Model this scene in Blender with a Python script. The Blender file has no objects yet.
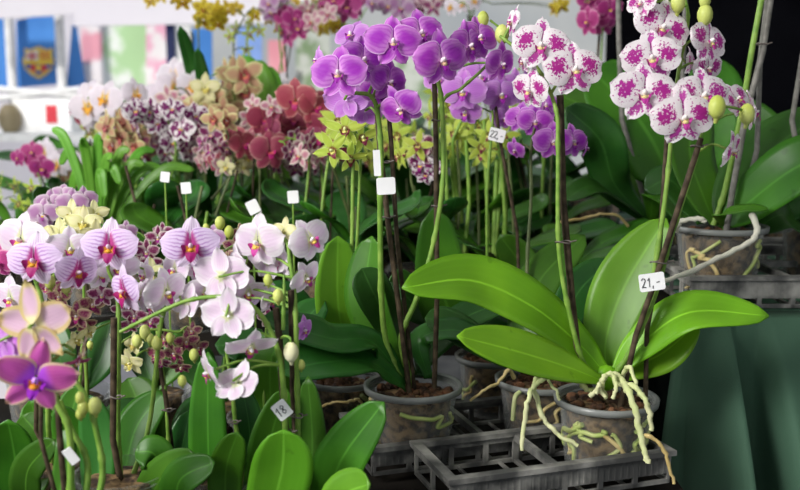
import bpy, math, random
from mathutils import Vector, Matrix, noise
from math import sin, cos, pi, radians, tan, atan2
R = random.Random(11)
C = bpy.context.scene.collection
# ------------------------------------------------------------------ camera geometry
FPX = 966.0; TH = radians(8.5); CAMZ = 1.35
def P(px, py, D):
    x = (px - 400) / FPX; y = -(py - 245) / FPX
    d = Vector((x, cos(TH) + y * sin(TH), -sin(TH) + y * cos(TH)))
    return Vector((0, 0, CAMZ)) + d * (D / d.y)
def G(px, py, z):
    x = (px - 400) / FPX; y = -(py - 245) / FPX
    d = Vector((x, cos(TH) + y * sin(TH), -sin(TH) + y * cos(TH)))
    return Vector((0, 0, CAMZ)) + d * ((z - CAMZ) / d.z)
def SZ(w, D): return w * D / FPX

# ------------------------------------------------------------------ mesh builder
class MB:
    def __init__(s): s.v = []; s.f = []; s.uv = []; s.mi = []
    def grid(s, rows, uvs=None, mi=0, closed=False):
        b = len(s.v); n = len(rows[0])
        for r in rows: s.v += [Vector(p) for p in r]
        for i in range(len(rows) - 1):
            for j in range(n if closed else n - 1):
                k = (j + 1) % n
                s.f.append((b + i * n + j, b + i * n + k, b + (i + 1) * n + k, b + (i + 1) * n + j))
                if uvs: s.uv.append((uvs[i][j], uvs[i][k], uvs[i + 1][k], uvs[i + 1][j]))
                else: s.uv.append(((i / 10, j / n), (i / 10, (j + 1) / n), ((i + 1) / 10, (j + 1) / n), ((i + 1) / 10, j / n)))
                s.mi.append(mi)
    def poly(s, pts, mi=0, uv=None):
        b = len(s.v); s.v += [Vector(p) for p in pts]; s.f.append(tuple(range(b, b + len(pts))))
        s.uv.append(tuple(uv or [(0, 0)] * len(pts))); s.mi.append(mi)
    def tube(s, pts, r, seg=8, mi=0, cap=True):
        pts = [Vector(p) for p in pts]; n = len(pts)
        rr = r if isinstance(r, (list, tuple)) else [r] * n
        rows = []; prev = None
        for i, p in enumerate(pts):
            t = (pts[min(i + 1, n - 1)] - pts[max(i - 1, 0)]).normalized()
            if prev is None:
                a = Vector((0, 0, 1)) if abs(t.z) < .9 else Vector((1, 0, 0))
                prev = t.cross(a).normalized()
            u = (prev - t * prev.dot(t)).normalized(); prev = u; w = t.cross(u)
            rows.append([p + (u * cos(2 * pi * k / seg) + w * sin(2 * pi * k / seg)) * rr[i] for k in range(seg)])
        s.grid(rows, mi=mi, closed=True)
        if cap: s.poly(rows[0][::-1], mi); s.poly(rows[-1], mi)
    def lathe(s, prof, seg=32, c=(0, 0, 0), mi=0):
        c = Vector(c)
        rows = [[c + Vector((r * cos(2 * pi * k / seg), r * sin(2 * pi * k / seg), z)) for k in range(seg)] for r, z in prof]
        s.grid(rows, mi=mi, closed=True)
    def box(s, lo, hi, M=None, mi=0):
        x0, y0, z0 = lo; x1, y1, z1 = hi
        q = [Vector(p) for p in ((x0, y0, z0), (x1, y0, z0), (x1, y1, z0), (x0, y1, z0), (x0, y0, z1), (x1, y0, z1), (x1, y1, z1), (x0, y1, z1))]
        if M: q = [M @ p for p in q]
        for f in ((0, 3, 2, 1), (4, 5, 6, 7), (0, 1, 5, 4), (1, 2, 6, 5), (2, 3, 7, 6), (3, 0, 4, 7)):
            s.poly([q[i] for i in f], mi, [(0, 0), (1, 0), (1, 1), (0, 1)])
    def ball(s, c, r, seg=10, rings=6, stretch=(1, 1, 1), M=None, mi=0):
        c = Vector(c); rows = []
        for i in range(rings + 1):
            a = pi * i / rings
            row = []
            for k in range(seg):
                p = Vector((max(sin(a), .02) * cos(2 * pi * k / seg) * stretch[0], max(sin(a), .02) * sin(2 * pi * k / seg) * stretch[1], cos(a) * stretch[2])) * r
                row.append(c + (M @ p if M else p))
            rows.append(row)
        s.grid(rows, mi=mi, closed=True)
    def mesh(s, name, mats, off=None, smooth=True):
        me = bpy.data.meshes.new(name); off = off or Vector((0, 0, 0))
        me.from_pydata([tuple(v - off) for v in s.v], [], s.f)
        l = me.uv_layers.new(name='UVMap'); i = 0
        for u in s.uv:
            for c in u: l.data[i].uv = c; i += 1
        for m in (mats if isinstance(mats, (list, tuple)) else [mats]): me.materials.append(m)
        me.polygons.foreach_set('material_index', s.mi)
        me.polygons.foreach_set('use_smooth', [smooth] * len(s.f))
        me.update(); return me
    def build(s, name, mats, parent=None, smooth=True, kind=None, label=None):
        off = world_loc(parent) if parent else Vector((0, 0, 0))
        o = bpy.data.objects.new(name, s.mesh(name, mats, off, smooth)); C.objects.link(o)
        if parent: o.parent = parent
        if kind: o['kind'] = kind
        if label: o['label'] = label
        return o
def world_loc(o):
    v = Vector((0, 0, 0))
    while o: v += o.location; o = o.parent
    return v
def solid(o, th, off=0):
    m = o.modifiers.new('thickness', 'SOLIDIFY'); m.thickness = th; m.offset = off; return o
def bev(o, w, seg=2):
    m = o.modifiers.new('bevel', 'BEVEL'); m.width = w; m.segments = seg; m.limit_method = 'ANGLE'; return o
def tag(o, label, cat, group=None, kind=None):
    o['label'] = label; o['category'] = cat
    if group: o['group'] = group
    if kind: o['kind'] = kind
    return o
def empty(name, loc, label, cat, group=None):
    o = bpy.data.objects.new(name, None); C.objects.link(o); o.location = loc; o.empty_display_size = .02
    return tag(o, label, cat, group)
def spline(pts, n=8):
    pts = [Vector(p) for p in pts]
    if len(pts) < 3: return [pts[0].lerp(pts[-1], i / n) for i in range(n + 1)]
    q = [pts[0] * 2 - pts[1]] + pts + [pts[-1] * 2 - pts[-2]]; out = []
    for i in range(1, len(q) - 2):
        a, b, c, d = q[i - 1:i + 3]
        for k in range(n):
            t = k / n
            out.append(.5 * ((2 * b) + (c - a) * t + (2 * a - 5 * b + 4 * c - d) * t * t + (3 * b - a - 3 * c + d) * t ** 3))
    return out + [pts[-1]]

# ------------------------------------------------------------------ materials
class NT:
    def __init__(s, name):
        s.m = bpy.data.materials.new(name); s.m.use_nodes = True; s.t = s.m.node_tree; s.t.nodes.clear()
        s.out = s.t.nodes.new('ShaderNodeOutputMaterial')
    def n(s, ty, **kw):
        o = s.t.nodes.new(ty)
        for k, v in kw.items(): setattr(o, k, v)
        return o
    def set(s, sock, v):
        if isinstance(v, bpy.types.NodeSocket): s.t.links.new(v, sock)
        elif isinstance(v, (tuple, list)) and len(v) == 3 and sock.type == 'RGBA': sock.default_value = (*v, 1)
        else: sock.default_value = v
    def m_(s, op, a, b=0., c=None):
        o = s.n('ShaderNodeMath', operation=op); s.set(o.inputs[0], a); s.set(o.inputs[1], b)
        if c is not None: s.set(o.inputs[2], c)
        return o.outputs[0]
    def ss(s, v, a, b, lo=0., hi=1.):
        o = s.n('ShaderNodeMapRange', interpolation_type='SMOOTHSTEP'); s.set(o.inputs[0], v)
        for i, x in zip((1, 2, 3, 4), (a, b, lo, hi)): s.set(o.inputs[i], x)
        return o.outputs[0]
    def mix(s, f, a, b):
        o = s.n('ShaderNodeMix', data_type='RGBA'); s.set(o.inputs[0], f); s.set(o.inputs[6], a); s.set(o.inputs[7], b); return o.outputs[2]
    def noise(s, scale, coord=None, detail=2., w=None, rough=.5):
        o = s.n('ShaderNodeTexNoise'); 
        if w is not None: o.noise_dimensions = '4D'; s.set(o.inputs['W'], w)
        if coord: s.t.links.new(coord, o.inputs['Vector'])
        o.inputs['Scale'].default_value = scale; o.inputs['Detail'].default_value = detail; o.inputs['Roughness'].default_value = rough
        return o.outputs[0]
    def bsdf(s, col, rough=.5, spec=.4, trans=None, tamt=0., bump=None, bstr=.3, bd=.01, **kw):
        b = s.n('ShaderNodeBsdfPrincipled'); s.set(b.inputs['Base Color'], col); s.set(b.inputs['Roughness'], rough)
        b.inputs['Specular IOR Level'].default_value = spec
        for k, v in kw.items(): s.set(b.inputs[k], v)
        if bump is not None:
            bp = s.n('ShaderNodeBump'); bp.inputs['Strength'].default_value = bstr; bp.inputs['Distance'].default_value = bd
            s.t.links.new(bump, bp.inputs['Height']); s.t.links.new(bp.outputs[0], b.inputs['Normal'])
        o = b.outputs[0]
        if tamt > 0:
            tr = s.n('ShaderNodeBsdfTranslucent'); s.set(tr.inputs[0], trans if trans is not None else col)
            mx = s.n('ShaderNodeMixShader'); mx.inputs[0].default_value = tamt
            s.t.links.new(o, mx.inputs[1]); s.t.links.new(tr.outputs[0], mx.inputs[2]); o = mx.outputs[0]
        s.t.links.new(o, s.out.inputs[0]); return s.m
    def obj(s): return s.n('ShaderNodeTexCoord').outputs['Object']
    def uv(s):
        x = s.n('ShaderNodeSeparateXYZ'); s.t.links.new(s.n('ShaderNodeTexCoord').outputs['UV'], x.inputs[0]); return x.outputs[0], x.outputs[1]
    def rnd(s): return s.n('ShaderNodeObjectInfo').outputs['Random']

def plain(name, a, b=None, scale=20, rough=.5, spec=.4, bstr=0., bd=.002, thr=(.35, .65), **kw):
    t = NT(name); co = t.obj(); nz = t.noise(scale, co, 4.)
    col = t.mix(t.ss(nz, *thr), a, b or tuple(min(1, c * 1.15) for c in a))
    return t.bsdf(col, rough, spec, bump=nz if bstr else None, bstr=bstr, bd=bd, **kw)

def petal_mat(name, base, mid=None, mr=.55, edge=None, ew=.86, throat=None, tl=.3, stripe=None, sk=34., sa=.8, spot=None, sscale=9., sthr=.5, srange=.95, tr=.3):
    t = NT(name); u, v = t.uv(); co = t.obj(); rnd = t.rnd()
    c = t.m_('ABSOLUTE', t.m_('MULTIPLY_ADD', v, 2., -1.))
    w = t.m_('MULTIPLY', rnd, 13.)
    nz = t.noise(3.5, co, 3., w=w)
    col = t.mix(t.m_('MULTIPLY', t.ss(nz, .35, .7), .5), base, tuple(x * .86 for x in base))
    rad = t.m_('SQRT', t.m_('ADD', t.m_('MULTIPLY', t.m_('POWER', t.m_('ABSOLUTE', t.m_('SUBTRACT', u, .5)), 2.), 2.6), t.m_('MULTIPLY', t.m_('POWER', c, 2.), .7)))
    radn = t.m_('ADD', rad, t.m_('MULTIPLY', t.m_('SUBTRACT', nz, .5), .45))
    if mid: col = t.mix(t.ss(radn, mr + .2, mr - .25), col, mid)
    if stripe:
        wob = t.m_('MULTIPLY', t.noise(6., co, 2.), 5.)
        st = t.m_('SINE', t.m_('ADD', t.m_('MULTIPLY', t.m_('MULTIPLY_ADD', v, 2., -1.), sk), wob))
        m = t.m_('MULTIPLY', t.ss(st, -.1, .8), t.ss(u, 1.02, .35))
        col = t.mix(t.m_('MULTIPLY', m, sa), col, stripe)
    if spot:
        sn = t.noise(sscale, co, 3., w=w, rough=.6)
        m = t.ss(t.m_('SUBTRACT', sn, t.m_('MULTIPLY', t.ss(rad, .1, srange), .26)), sthr - .16, sthr - .1)
        col = t.mix(m, col, spot)
    if throat: col = t.mix(t.ss(u, tl, tl * .35), col, throat)
    if edge:
        e = t.m_('MAXIMUM', c, t.m_('POWER', u, 1.6))
        col = t.mix(t.ss(e, ew - .06, ew + .08), col, edge)
    hs = t.n('ShaderNodeHueSaturation'); t.set(hs.inputs['Color'], col)
    t.set(hs.inputs['Value'], t.m_('MULTIPLY_ADD', rnd, .16, .92)); t.set(hs.inputs['Hue'], t.m_('MULTIPLY_ADD', rnd, .016, .492))
    vb = t.m_('SINE', t.m_('MULTIPLY', v, 60.))
    return t.bsdf(hs.outputs[0], .55, .3, tamt=tr, bump=vb, bstr=.08, bd=.02)

def leaf_mat(name, a, b, rib=None, tr=.18, rough=.38):
    t = NT(name); u, v = t.uv(); co = t.obj(); rnd = t.rnd()
    c = t.m_('ABSOLUTE', t.m_('MULTIPLY_ADD', v, 2., -1.))
    nz = t.noise(14., co, 4., w=t.m_('MULTIPLY', rnd, 9.))
    col = t.mix(t.ss(nz, .3, .7), a, b)
    vein = t.m_('SINE', t.m_('ADD', t.m_('MULTIPLY', v, 46.), t.m_('MULTIPLY', t.noise(9., co, 2.), 6.)))
    blot = t.noise(5., co, 2.)
    col = t.mix(t.ss(blot, .45, .7), col, tuple(x * .62 for x in a))
    col = t.mix(t.m_('MULTIPLY', t.ss(vein, .2, 1.), .035), col, tuple(min(1, x * 1.5) for x in b))
    col = t.mix(t.m_('MULTIPLY', t.ss(c, .07, .01), .4), col, rib or tuple(min(1, x * 1.9 + .02) for x in b))
    col = t.mix(t.m_('MULTIPLY', t.ss(t.noise(60., co, 2.), .68, .75), .5), col, tuple(x * .45 for x in a))
    hs = t.n('ShaderNodeHueSaturation'); t.set(hs.inputs['Color'], col)
    t.set(hs.inputs['Value'], t.m_('MULTIPLY_ADD', rnd, .35, .82)); t.set(hs.inputs['Hue'], t.m_('MULTIPLY_ADD', rnd, .02, .49))
    return t.bsdf(hs.outputs[0], rough, .3, trans=tuple(min(1, x * 1.6) for x in b), tamt=tr, bump=t.noise(25., co, 2.), bstr=.08, bd=.003)

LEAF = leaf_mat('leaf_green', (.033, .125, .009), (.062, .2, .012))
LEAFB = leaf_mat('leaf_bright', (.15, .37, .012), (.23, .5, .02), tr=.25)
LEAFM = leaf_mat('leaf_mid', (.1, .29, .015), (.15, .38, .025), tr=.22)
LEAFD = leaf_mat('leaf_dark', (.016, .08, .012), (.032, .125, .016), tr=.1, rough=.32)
GRASS = leaf_mat('leaf_strap', (.11, .3, .03), (.18, .42, .05), tr=.3)
STEM = plain('stem_green', (.13, .26, .03), (.22, .36, .06), 60)
STEMD = plain('stem_dark', (.07, .1, .03), (.12, .15, .05), 50)
STAKE = plain('stake_brown', (.035, .024, .015), (.09, .065, .04), 80, .6, .15)
STAKEG = plain('stake_grey', (.12, .115, .1), (.2, .19, .17), 80, .55)
BUD = plain('bud_green', (.4, .46, .08), (.55, .6, .18), 30, .5)
BUDW = plain('bud_cream', (.8, .78, .45), (.85, .82, .6), 30, .5)
ROOT = plain('root_pale', (.62, .62, .36), (.5, .56, .24), 35, .7)
ROOTW = plain('root_grey', (.5, .5, .4), (.62, .6, .5), 35, .7)
ROOTB = plain('root_brown', (.45, .33, .12), (.6, .48, .22), 35, .7)
BARK = plain('bark', (.03, .015, .008), (.16, .07, .03), 55, .85, bstr=.6, bd=.004)
BARKD = plain('bark_inside_pot', (.03, .016, .008), (.24, .15, .07), 90, .85, bstr=.5, bd=.004)
CLIP = plain('clip_plastic', (.12, .1, .09), rough=.35)
CARD = plain('tag_card', (.86, .86, .86), (.92, .92, .92), rough=.6)
INK = plain('tag_ink', (.03, .03, .035), rough=.6)
TRAY = plain('tray_plastic', (.06, .06, .058), (.36, .35, .32), 22, .55, thr=(.38, .75), bstr=.3)
WIRE = plain('wire_grey', (.2, .2, .2), rough=.4)

def pot_mat():
    t = NT('clear_pot_plastic'); co = t.obj()
    nz = t.ss(t.noise(22., co, 4.), .4, .75)
    pr = t.n('ShaderNodeBsdfPrincipled'); pr.inputs['Base Color'].default_value = (.75, .76, .74, 1); pr.inputs['Roughness'].default_value = .22
    tr = t.n('ShaderNodeBsdfTransparent'); tr.inputs[0].default_value = (.9, .91, .9, 1)
    mx = t.n('ShaderNodeMixShader'); t.set(mx.inputs[0], t.m_('ADD', t.m_('MULTIPLY_ADD', nz, .045, .02), t.m_('MULTIPLY', t.m_('POWER', t.n('ShaderNodeLayerWeight').outputs['Facing'], 2.), .3)))
    t.t.links.new(tr.outputs[0], mx.inputs[1]); t.t.links.new(pr.outputs[0], mx.inputs[2]); t.t.links.new(mx.outputs[0], t.out.inputs[0])
    return t.m
POT = pot_mat()
RIM = plain('pot_rim_plastic', (.26, .27, .26), rough=.25, tamt=.3)
ROOTG = plain('root_green', (.3, .38, .1), (.45, .48, .2), 35, .7)

# ------------------------------------------------------------------ flowers (unit radius, +Z is the face, +Y up)
def petal_rows(L, W, ang, z0, a=.75, b=.55, cup=.15, curl=.0, wave=.03, ph=0., nu=10, nv=8, base=.05, fold=.0, skew=0.):
    rows = []; uvs = []; ca, sa = cos(ang), sin(ang)
    for i in range(nu + 1):
        u = i / nu; uu = 1 - (1 - u) ** 1.35
        w = W / 2 * (max(0., sin(pi * min(1, (uu * .985 + .015)) ** a)) ** b) if 0 < i < nu else W / 2 * (.13 if i == 0 else .06)
        row = []; ur = []
        for j in range(nv + 1):
            v = -1 + 2 * j / nv; y = v * w; x = base + uu * L + skew * y * sin(pi * uu)
            x -= .05 * L * abs(v) ** 2 * (uu > .9)
            z = z0 + cup * uu * (1 - uu) * 2 - cup * (v * w * 1.4) ** 2 + curl * uu * uu + wave * sin(4 * v + ph + 3 * uu) * uu - fold * math.exp(-(v / .2) ** 2) * uu * (1 - uu) * 4 * .1
            row.append(Vector((x * ca - y * sa, x * sa + y * ca, z))); ur.append((uu, (v + 1) / 2))
        rows.append(row); uvs.append(ur)
    return rows, uvs
SHAPES = {
 'phal': dict(pL=.97, pW=1.12, pa=14, pz=.06, pab=(.72, .5), sL=.92, sW=.62, sab=(.8, .62), side=-122, sz=-.05, cup=.14, curl=-.1),
 'semi': dict(pL=.95, pW=.76, pa=18, pz=.05, pab=(.75, .6), sL=.95, sW=.52, sab=(.8, .7), side=-128, sz=-.04, cup=.18, curl=.08),
 'star': dict(pL=.98, pW=.42, pa=16, pz=.04, pab=(.8, .75), sL=.98, sW=.4, sab=(.8, .8), side=-124, sz=-.02, cup=.12, curl=.05),
}
def make_variety(name, shape, pm, lip, callus=(.85, .6, .05), column=(.9, .85, .88), sm=None, lipscale=.72, variants=3):
    sh = SHAPES[shape]; out = []
    lm = petal_mat(name + '_lip', lip, throat=callus, tl=.35, tr=.2)
    cm = plain(name + '_column', column, tuple(x * .8 for x in column), 8, .45)
    for k in range(variants):
        r = random.Random(name + str(k)); j = lambda s: r.uniform(-s, s)
        ms = {}
        b = MB()
        for ang in (90 + j(4), sh['side'] + j(5), -180 - sh['side'] + j(5)):
            L = sh['sL'] * (1 + j(.05)) * (.86 if ang < 0 or ang > 180 else 1); rr, uu = petal_rows(L, sh['sW'] * (1 + j(.06)), radians(ang), sh['sz'], *sh['sab'], cup=sh['cup'], curl=sh['curl'] + j(.06), wave=.03 + j(.02), ph=j(3))
            b.grid(rr, uu)
        ms['flower'] = b.mesh(name + '_sepals', sm or pm)
        for key, ang in (('petal_r', sh['pa'] + j(4)), ('petal_l', 180 - sh['pa'] + j(4))):
            b = MB(); rr, uu = petal_rows(sh['pL'] * (1 + j(.04)), sh['pW'] * (1 + j(.05)), radians(ang), sh['pz'] + .01 * (key == 'petal_r'), *sh['pab'], cup=sh['cup'], curl=sh['curl'] + j(.08), wave=.035 + j(.02), ph=j(3), nu=12, nv=10, skew=(-.18 if key == 'petal_r' else .18))
            b.grid(rr, uu); ms[key] = b.mesh(name + '_petal', pm)
        b = MB()                                            # the lip: mid lobe, two raised side lobes, callus
        ls = lipscale
        rr, uu = petal_rows(.5 * ls, .36 * ls, radians(-90), .16, .62, .6, cup=.2, curl=.16, wave=.02, nu=7, nv=6); b.grid(rr, uu)
        for sx in (-1, 1):
            rows = []; uvs = []
            for i in range(7):
                u = i / 6; w = .15 * ls * sin(pi * min(1, u * .9 + .1)) ** .6 + .01
                c = Vector((sx * (.06 + .22 * ls * sin(u * 1.5)), -.1 - .12 * u + .2 * u * u, .14 + .26 * u * ls))
                row = [c + Vector((sx * .02 * v, v * w, -.06 * v * v)) for v in (-1, -.5, 0, .5, 1)]
                rows.append(row); uvs.append([(u, (v + 1) / 2) for v in (-1, -.5, 0, .5, 1)])
            b.grid(rows, uvs)
        ms['lip'] = b.mesh(name + '_lip', lm)
        b = MB(); b.ball((0, -.13, .23), .075, 8, 5, (1.3, .9, .9)); ms['callus'] = b.mesh(name + '_callus', plain(name + '_callus', callus, tuple(x * .6 for x in callus), 30))
        b = MB(); M = Matrix.Rotation(radians(-28), 3, 'X'); b.ball((0, .01, .16), .085, 8, 6, (.95, .95, 1.9), M); ms['column'] = b.mesh(name + '_column', cm)
        # one-piece version of the tepals for blooms far away
        b = MB()
        for ang in (90 + j(4), sh['side'] + j(5), -180 - sh['side'] + j(5)):
            rr, uu = petal_rows(sh['sL'], sh['sW'], radians(ang), sh['sz'], *sh['sab'], cup=sh['cup'], curl=sh['curl'] + j(.1), nu=6, nv=4); b.grid(rr, uu)
        for ang in (sh['pa'] + j(5), 180 - sh['pa'] + j(5)):
            rr, uu = petal_rows(sh['pL'], sh['pW'], radians(ang), sh['pz'], *sh['pab'], cup=sh['cup'], curl=sh['curl'] + j(.1), nu=6, nv=4, ph=j(3)); b.grid(rr, uu, mi=1)
        ms['far'] = b.mesh(name + '_bloom', [sm or pm, pm])
        out.append(ms)
    return out
def orient(yaw=0, pitch=0, roll=0, scale=1.):
    y, p = radians(yaw), radians(pitch)
    z = Vector((sin(y) * cos(p), -cos(y) * cos(p), sin(p))).normalized()
    x = Vector((0, 0, 1)).cross(z).normalized(); yy = z.cross(x)
    M = Matrix((x, yy, z)).transposed() @ Matrix.Rotation(radians(roll), 3, 'Z')
    return M
FS = 1.05
def link_mesh(name, me, parent, loc=None, rot=None, sc=1.):
    o = bpy.data.objects.new(name, me); C.objects.link(o); o.parent = parent
    if loc is not None: o.location = loc
    if rot is not None: o.rotation_euler = rot.to_euler()
    o.scale = (sc, sc, sc); return o
def flower(t, var, pos, size, yaw=0, pitch=0, roll=0, far=False, label=None):
    ms = R.choice(V[var]); M = orient(yaw, pitch, roll); s = size / 2 * (1.25 if far else FS)
    f = link_mesh('flower', ms['far'] if far else ms['flower'], t, pos - t.location, M, s)
    if label: f['label'] = label
    if not far:
        link_mesh('petal', ms['petal_l'], f); link_mesh('petal', ms['petal_r'], f); link_mesh('column', ms['column'], f); link_mesh('callus', ms['callus'], f)
    link_mesh('lip', ms['lip'], f)
    return M
# ------------------------------------------------------------------ varieties
V = {}
def var(name, shape, lip, callus=(.85, .6, .05), column=(.9, .85, .88), ls=.72, smk=None, **k):
    pm = petal_mat(name, **k); sm = petal_mat(name + '_sepal', **smk) if smk else None
    V[name] = make_variety(name, shape, pm, lip, callus, column, sm, ls)
var('violet', 'phal', (.3, .015, .36), (.75, .5, .3), (.85, .7, .8), .62, base=(.62, .22, .68), mid=(.36, .03, .48), mr=.5, edge=(.85, .6, .88), ew=.95, stripe=(.4, .05, .5), sk=22, sa=.55, throat=(.7, .35, .7), tl=.16)
var('lilac', 'phal', (.42, .03, .45), (.8, .6, .2), base=(.66, .32, .72), mid=(.54, .18, .64), edge=(.72, .45, .82), ew=.92, stripe=(.4, .1, .55), sk=40, sa=.3, tr=.35)
SPK = dict(base=(.86, .8, .83), mid=(.76, .52, .68), mr=.3, spot=(.42, .02, .27), sscale=13, sthr=.5, srange=.72)
var('spotted', 'phal', (.5, .04, .32), (.85, .7, .3), (.92, .88, .85), .62, smk=dict(base=(.88, .83, .86), spot=(.5, .06, .36), sscale=15, sthr=.5, srange=.9), **SPK)
var('striped', 'phal', (.33, .004, .13), (.8, .38, .02), (.8, .6, .75), 1.02, smk=dict(base=(.8, .68, .84), stripe=(.46, .2, .5), sk=22, sa=.85, throat=(.5, .05, .25), tl=.35), base=(.76, .6, .84), edge=(.88, .8, .92), ew=.95, stripe=(.42, .17, .52), sk=26, sa=.75, throat=(.4, .03, .22), tl=.3)
var('blush', 'phal', (.5, .04, .3), (.85, .6, .1), base=(.82, .75, .81), mid=(.76, .6, .76), mr=.45, throat=(.66, .7, .4), tl=.18, stripe=(.72, .54, .72), sk=22, sa=.45, edge=(.86, .82, .86), tr=.35)
var('rosy', 'semi', (.35, .02, .55), (.85, .3, .02), (.6, .3, .85), base=(.58, .14, .36), mid=(.56, .1, .42), edge=(.7, .5, .36), ew=.84, throat=(.45, .08, .72), tl=.4, stripe=(.5, .05, .38), sk=26, sa=.5)
var('peach', 'semi', (.5, .1, .5), base=(.62, .46, .44), mid=(.6, .4, .52), edge=(.58, .46, .2), ew=.7, throat=(.7, .65, .35), tl=.25)
var('speckled', 'semi', (.35, .01, .15), (.8, .6, .3), (.85, .75, .75), base=(.42, .3, .2), mid=(.28, .12, .13), spot=(.17, .015, .07), sscale=11, sthr=.56, srange=1.1, edge=(.55, .46, .28))
var('plum', 'semi', (.35, .02, .25), (.8, .6, .3), base=(.62, .48, .5), mid=(.28, .07, .16), mr=.6, spot=(.17, .015, .08), sscale=8, sthr=.55, edge=(.7, .6, .56))
var('lime', 'star', (.2, .02, .05), (.8, .75, .2), (.8, .85, .4), base=(.55, .68, .1), edge=(.68, .78, .25), throat=(.25, .1, .04), tl=.2, tr=.4)
var('cream', 'semi', (.6, .5, .1), (.8, .7, .2), (.85, .8, .5), base=(.68, .66, .3), mid=(.76, .72, .42), edge=(.78, .76, .5))
var('mauve', 'phal', (.3, .04, .25), base=(.58, .42, .55), mid=(.42, .2, .4), edge=(.7, .6, .66))
var('orange_throat', 'phal', (.75, .35, .05), (.9, .4, .02), base=(.84, .76, .84), throat=(.8, .5, .1), tl=.25, edge=(.9, .85, .9), tr=.4)
var('red', 'phal', (.4, .01, .14), (.6, .1, .1), (.7, .3, .4), base=(.42, .1, .13), mid=(.33, .05, .09), edge=(.58, .28, .26), stripe=(.36, .04, .08), sk=26, sa=.4)
var('crimson', 'phal', (.3, .01, .12), (.6, .1, .1), base=(.24, .03, .07), edge=(.42, .12, .14))
var('tan', 'semi', (.4, .08, .1), (.6, .2, .1), base=(.62, .54, .26), mid=(.55, .32, .2), edge=(.7, .66, .36), throat=(.3, .05, .06), tl=.35)
var('dark_blotch', 'phal', (.3, .01, .2), base=(.84, .78, .8), spot=(.17, .01, .11), sscale=5, sthr=.53, srange=1.1)
var('golden', 'semi', (.3, .1, .01), (.7, .5, .02), (.7, .6, .1), base=(.62, .46, .03), spot=(.2, .05, .01), sscale=9, sthr=.66, srange=1.4, edge=(.7, .58, .08))
var('magenta', 'phal', (.3, .01, .2), base=(.48, .06, .26), edge=(.66, .3, .45), mid=(.36, .03, .18))
var('pinkmix', 'semi', (.4, .04, .15), (.7, .5, .2), base=(.72, .58, .54), mid=(.5, .2, .28), mr=.5, edge=(.78, .7, .62))

# ------------------------------------------------------------------ plant pieces
def leaf(t, pts, w, n=(0, -.7, .7), mat=None, a=.62, b=.62, fold=.16, wave=.0, name='leaf', th=.0016, nv=8, nu=26, ph=0):
    sp = spline(pts, max(4, nu // (len(pts) - 1))); m = len(sp) - 1; mb = MB(); rows = []; uvs = []
    N = Vector(n).normalized()
    for i, p in enumerate(sp):
        u = i / m; T = (sp[min(i + 1, m)] - sp[max(i - 1, 0)]).normalized()
        W = T.cross(N).normalized(); nn = W.cross(T).normalized()
        hw = w / 2 * (max(.0, sin(pi * min(1, (u * .93 + .07) ** 1.0) ** (1.75)))) ** (b * .8)
        hw = max(hw, w * .015)
        hw = hw if u > .15 else max(hw * 1.0, w * .14)
        row = []; ur = []
        for j in range(nv + 1):
            v = -1 + 2 * j / nv
            row.append(p + W * (v * hw) + nn * (fold * hw * (abs(v) ** 1.3) - fold * .25 * hw + wave * w * sin(6 * u * pi + ph + (v > 0)) * v * v))
            ur.append((u, (v + 1) / 2))
        rows.append(row); uvs.append(ur)
    mb.grid(rows, uvs)
    return solid(mb.build(name, mat or LEAF, t), th, 0)
def tube_part(t, name, pts, r, mat, n=8, seg=8, taper=1., nodes=0, jit=0):
    sp = spline(pts, n); m = len(sp) - 1
    if jit: sp = [p + Vector((R.uniform(-jit, jit), R.uniform(-jit, jit), R.uniform(-jit, jit))) * (0 < i < m) for i, p in enumerate(sp)]
    rr = [r * (1 + (taper - 1) * i / m) * (1 + (.35 if nodes and i % nodes == nodes // 2 else 0)) * (1 + (R.uniform(-.15, .15) if jit else 0)) for i in range(m + 1)]
    mb = MB(); mb.tube(sp, rr, seg); return mb.build(name, mat, t)
def nearest(path, p):
    return min(path, key=lambda q: (q - p).length)
def spike(t, pts, r, fl, mat=None, name='flower_stem', n=10, ped=True, label=None):
    """fl: flowers or buds carried by this stem: the stem mesh includes their little stalks"""
    sp = spline(pts, n); m = len(sp) - 1; mb = MB()
    mb.tube(sp, [r * (1 - .45 * i / m) * (1.3 if i % 9 == 5 else 1) for i in range(m + 1)], 8)
    if ped:
        up = sp[m // 4:]
        for pos, M in fl:
            back = pos - (M.col[2] if M else Vector((0, -1, 0))) * .006
            q = min(up, key=lambda s: (s - pos).length + max(0, s.z - pos.z + .0) * .4)
            mid = q.lerp(back, .55) + Vector((0, .004, .006))
            mb.tube(spline([q, mid, back], 4), [r * .55, r * .5, r * .5, r * .45, r * .42, r * .42, r * .42, r * .42, r * .42], 6)
    return mb.build(name, mat or STEM, t, label=label)
def bud(t, pos, r, mat=None, M=None):
    r *= .86
    mb = MB(); mb.ball(pos, r, 10, 7, (.85, .85, 1.15), M)
    mb.tube([pos + Vector((0, 0, -r * .9)), pos + Vector((0, .003, -r * 1.5))], [r * .3, r * .2], 6)
    return mb.build('bud', mat or BUD, t)
def fls(t, var_, lst, far=False):
    """lst: (px, py, width px, D, yaw, pitch, roll[, variety])"""
    out = []
    for q in lst:
        px, py, w, D, yaw, pit, rol = q[:7]; vv = q[7] if len(q) > 7 else var_
        pos = P(px, py, D); M = flower(t, vv, pos, SZ(w, D), yaw, pit, rol, far); out.append((pos, M))
    return out
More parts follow.
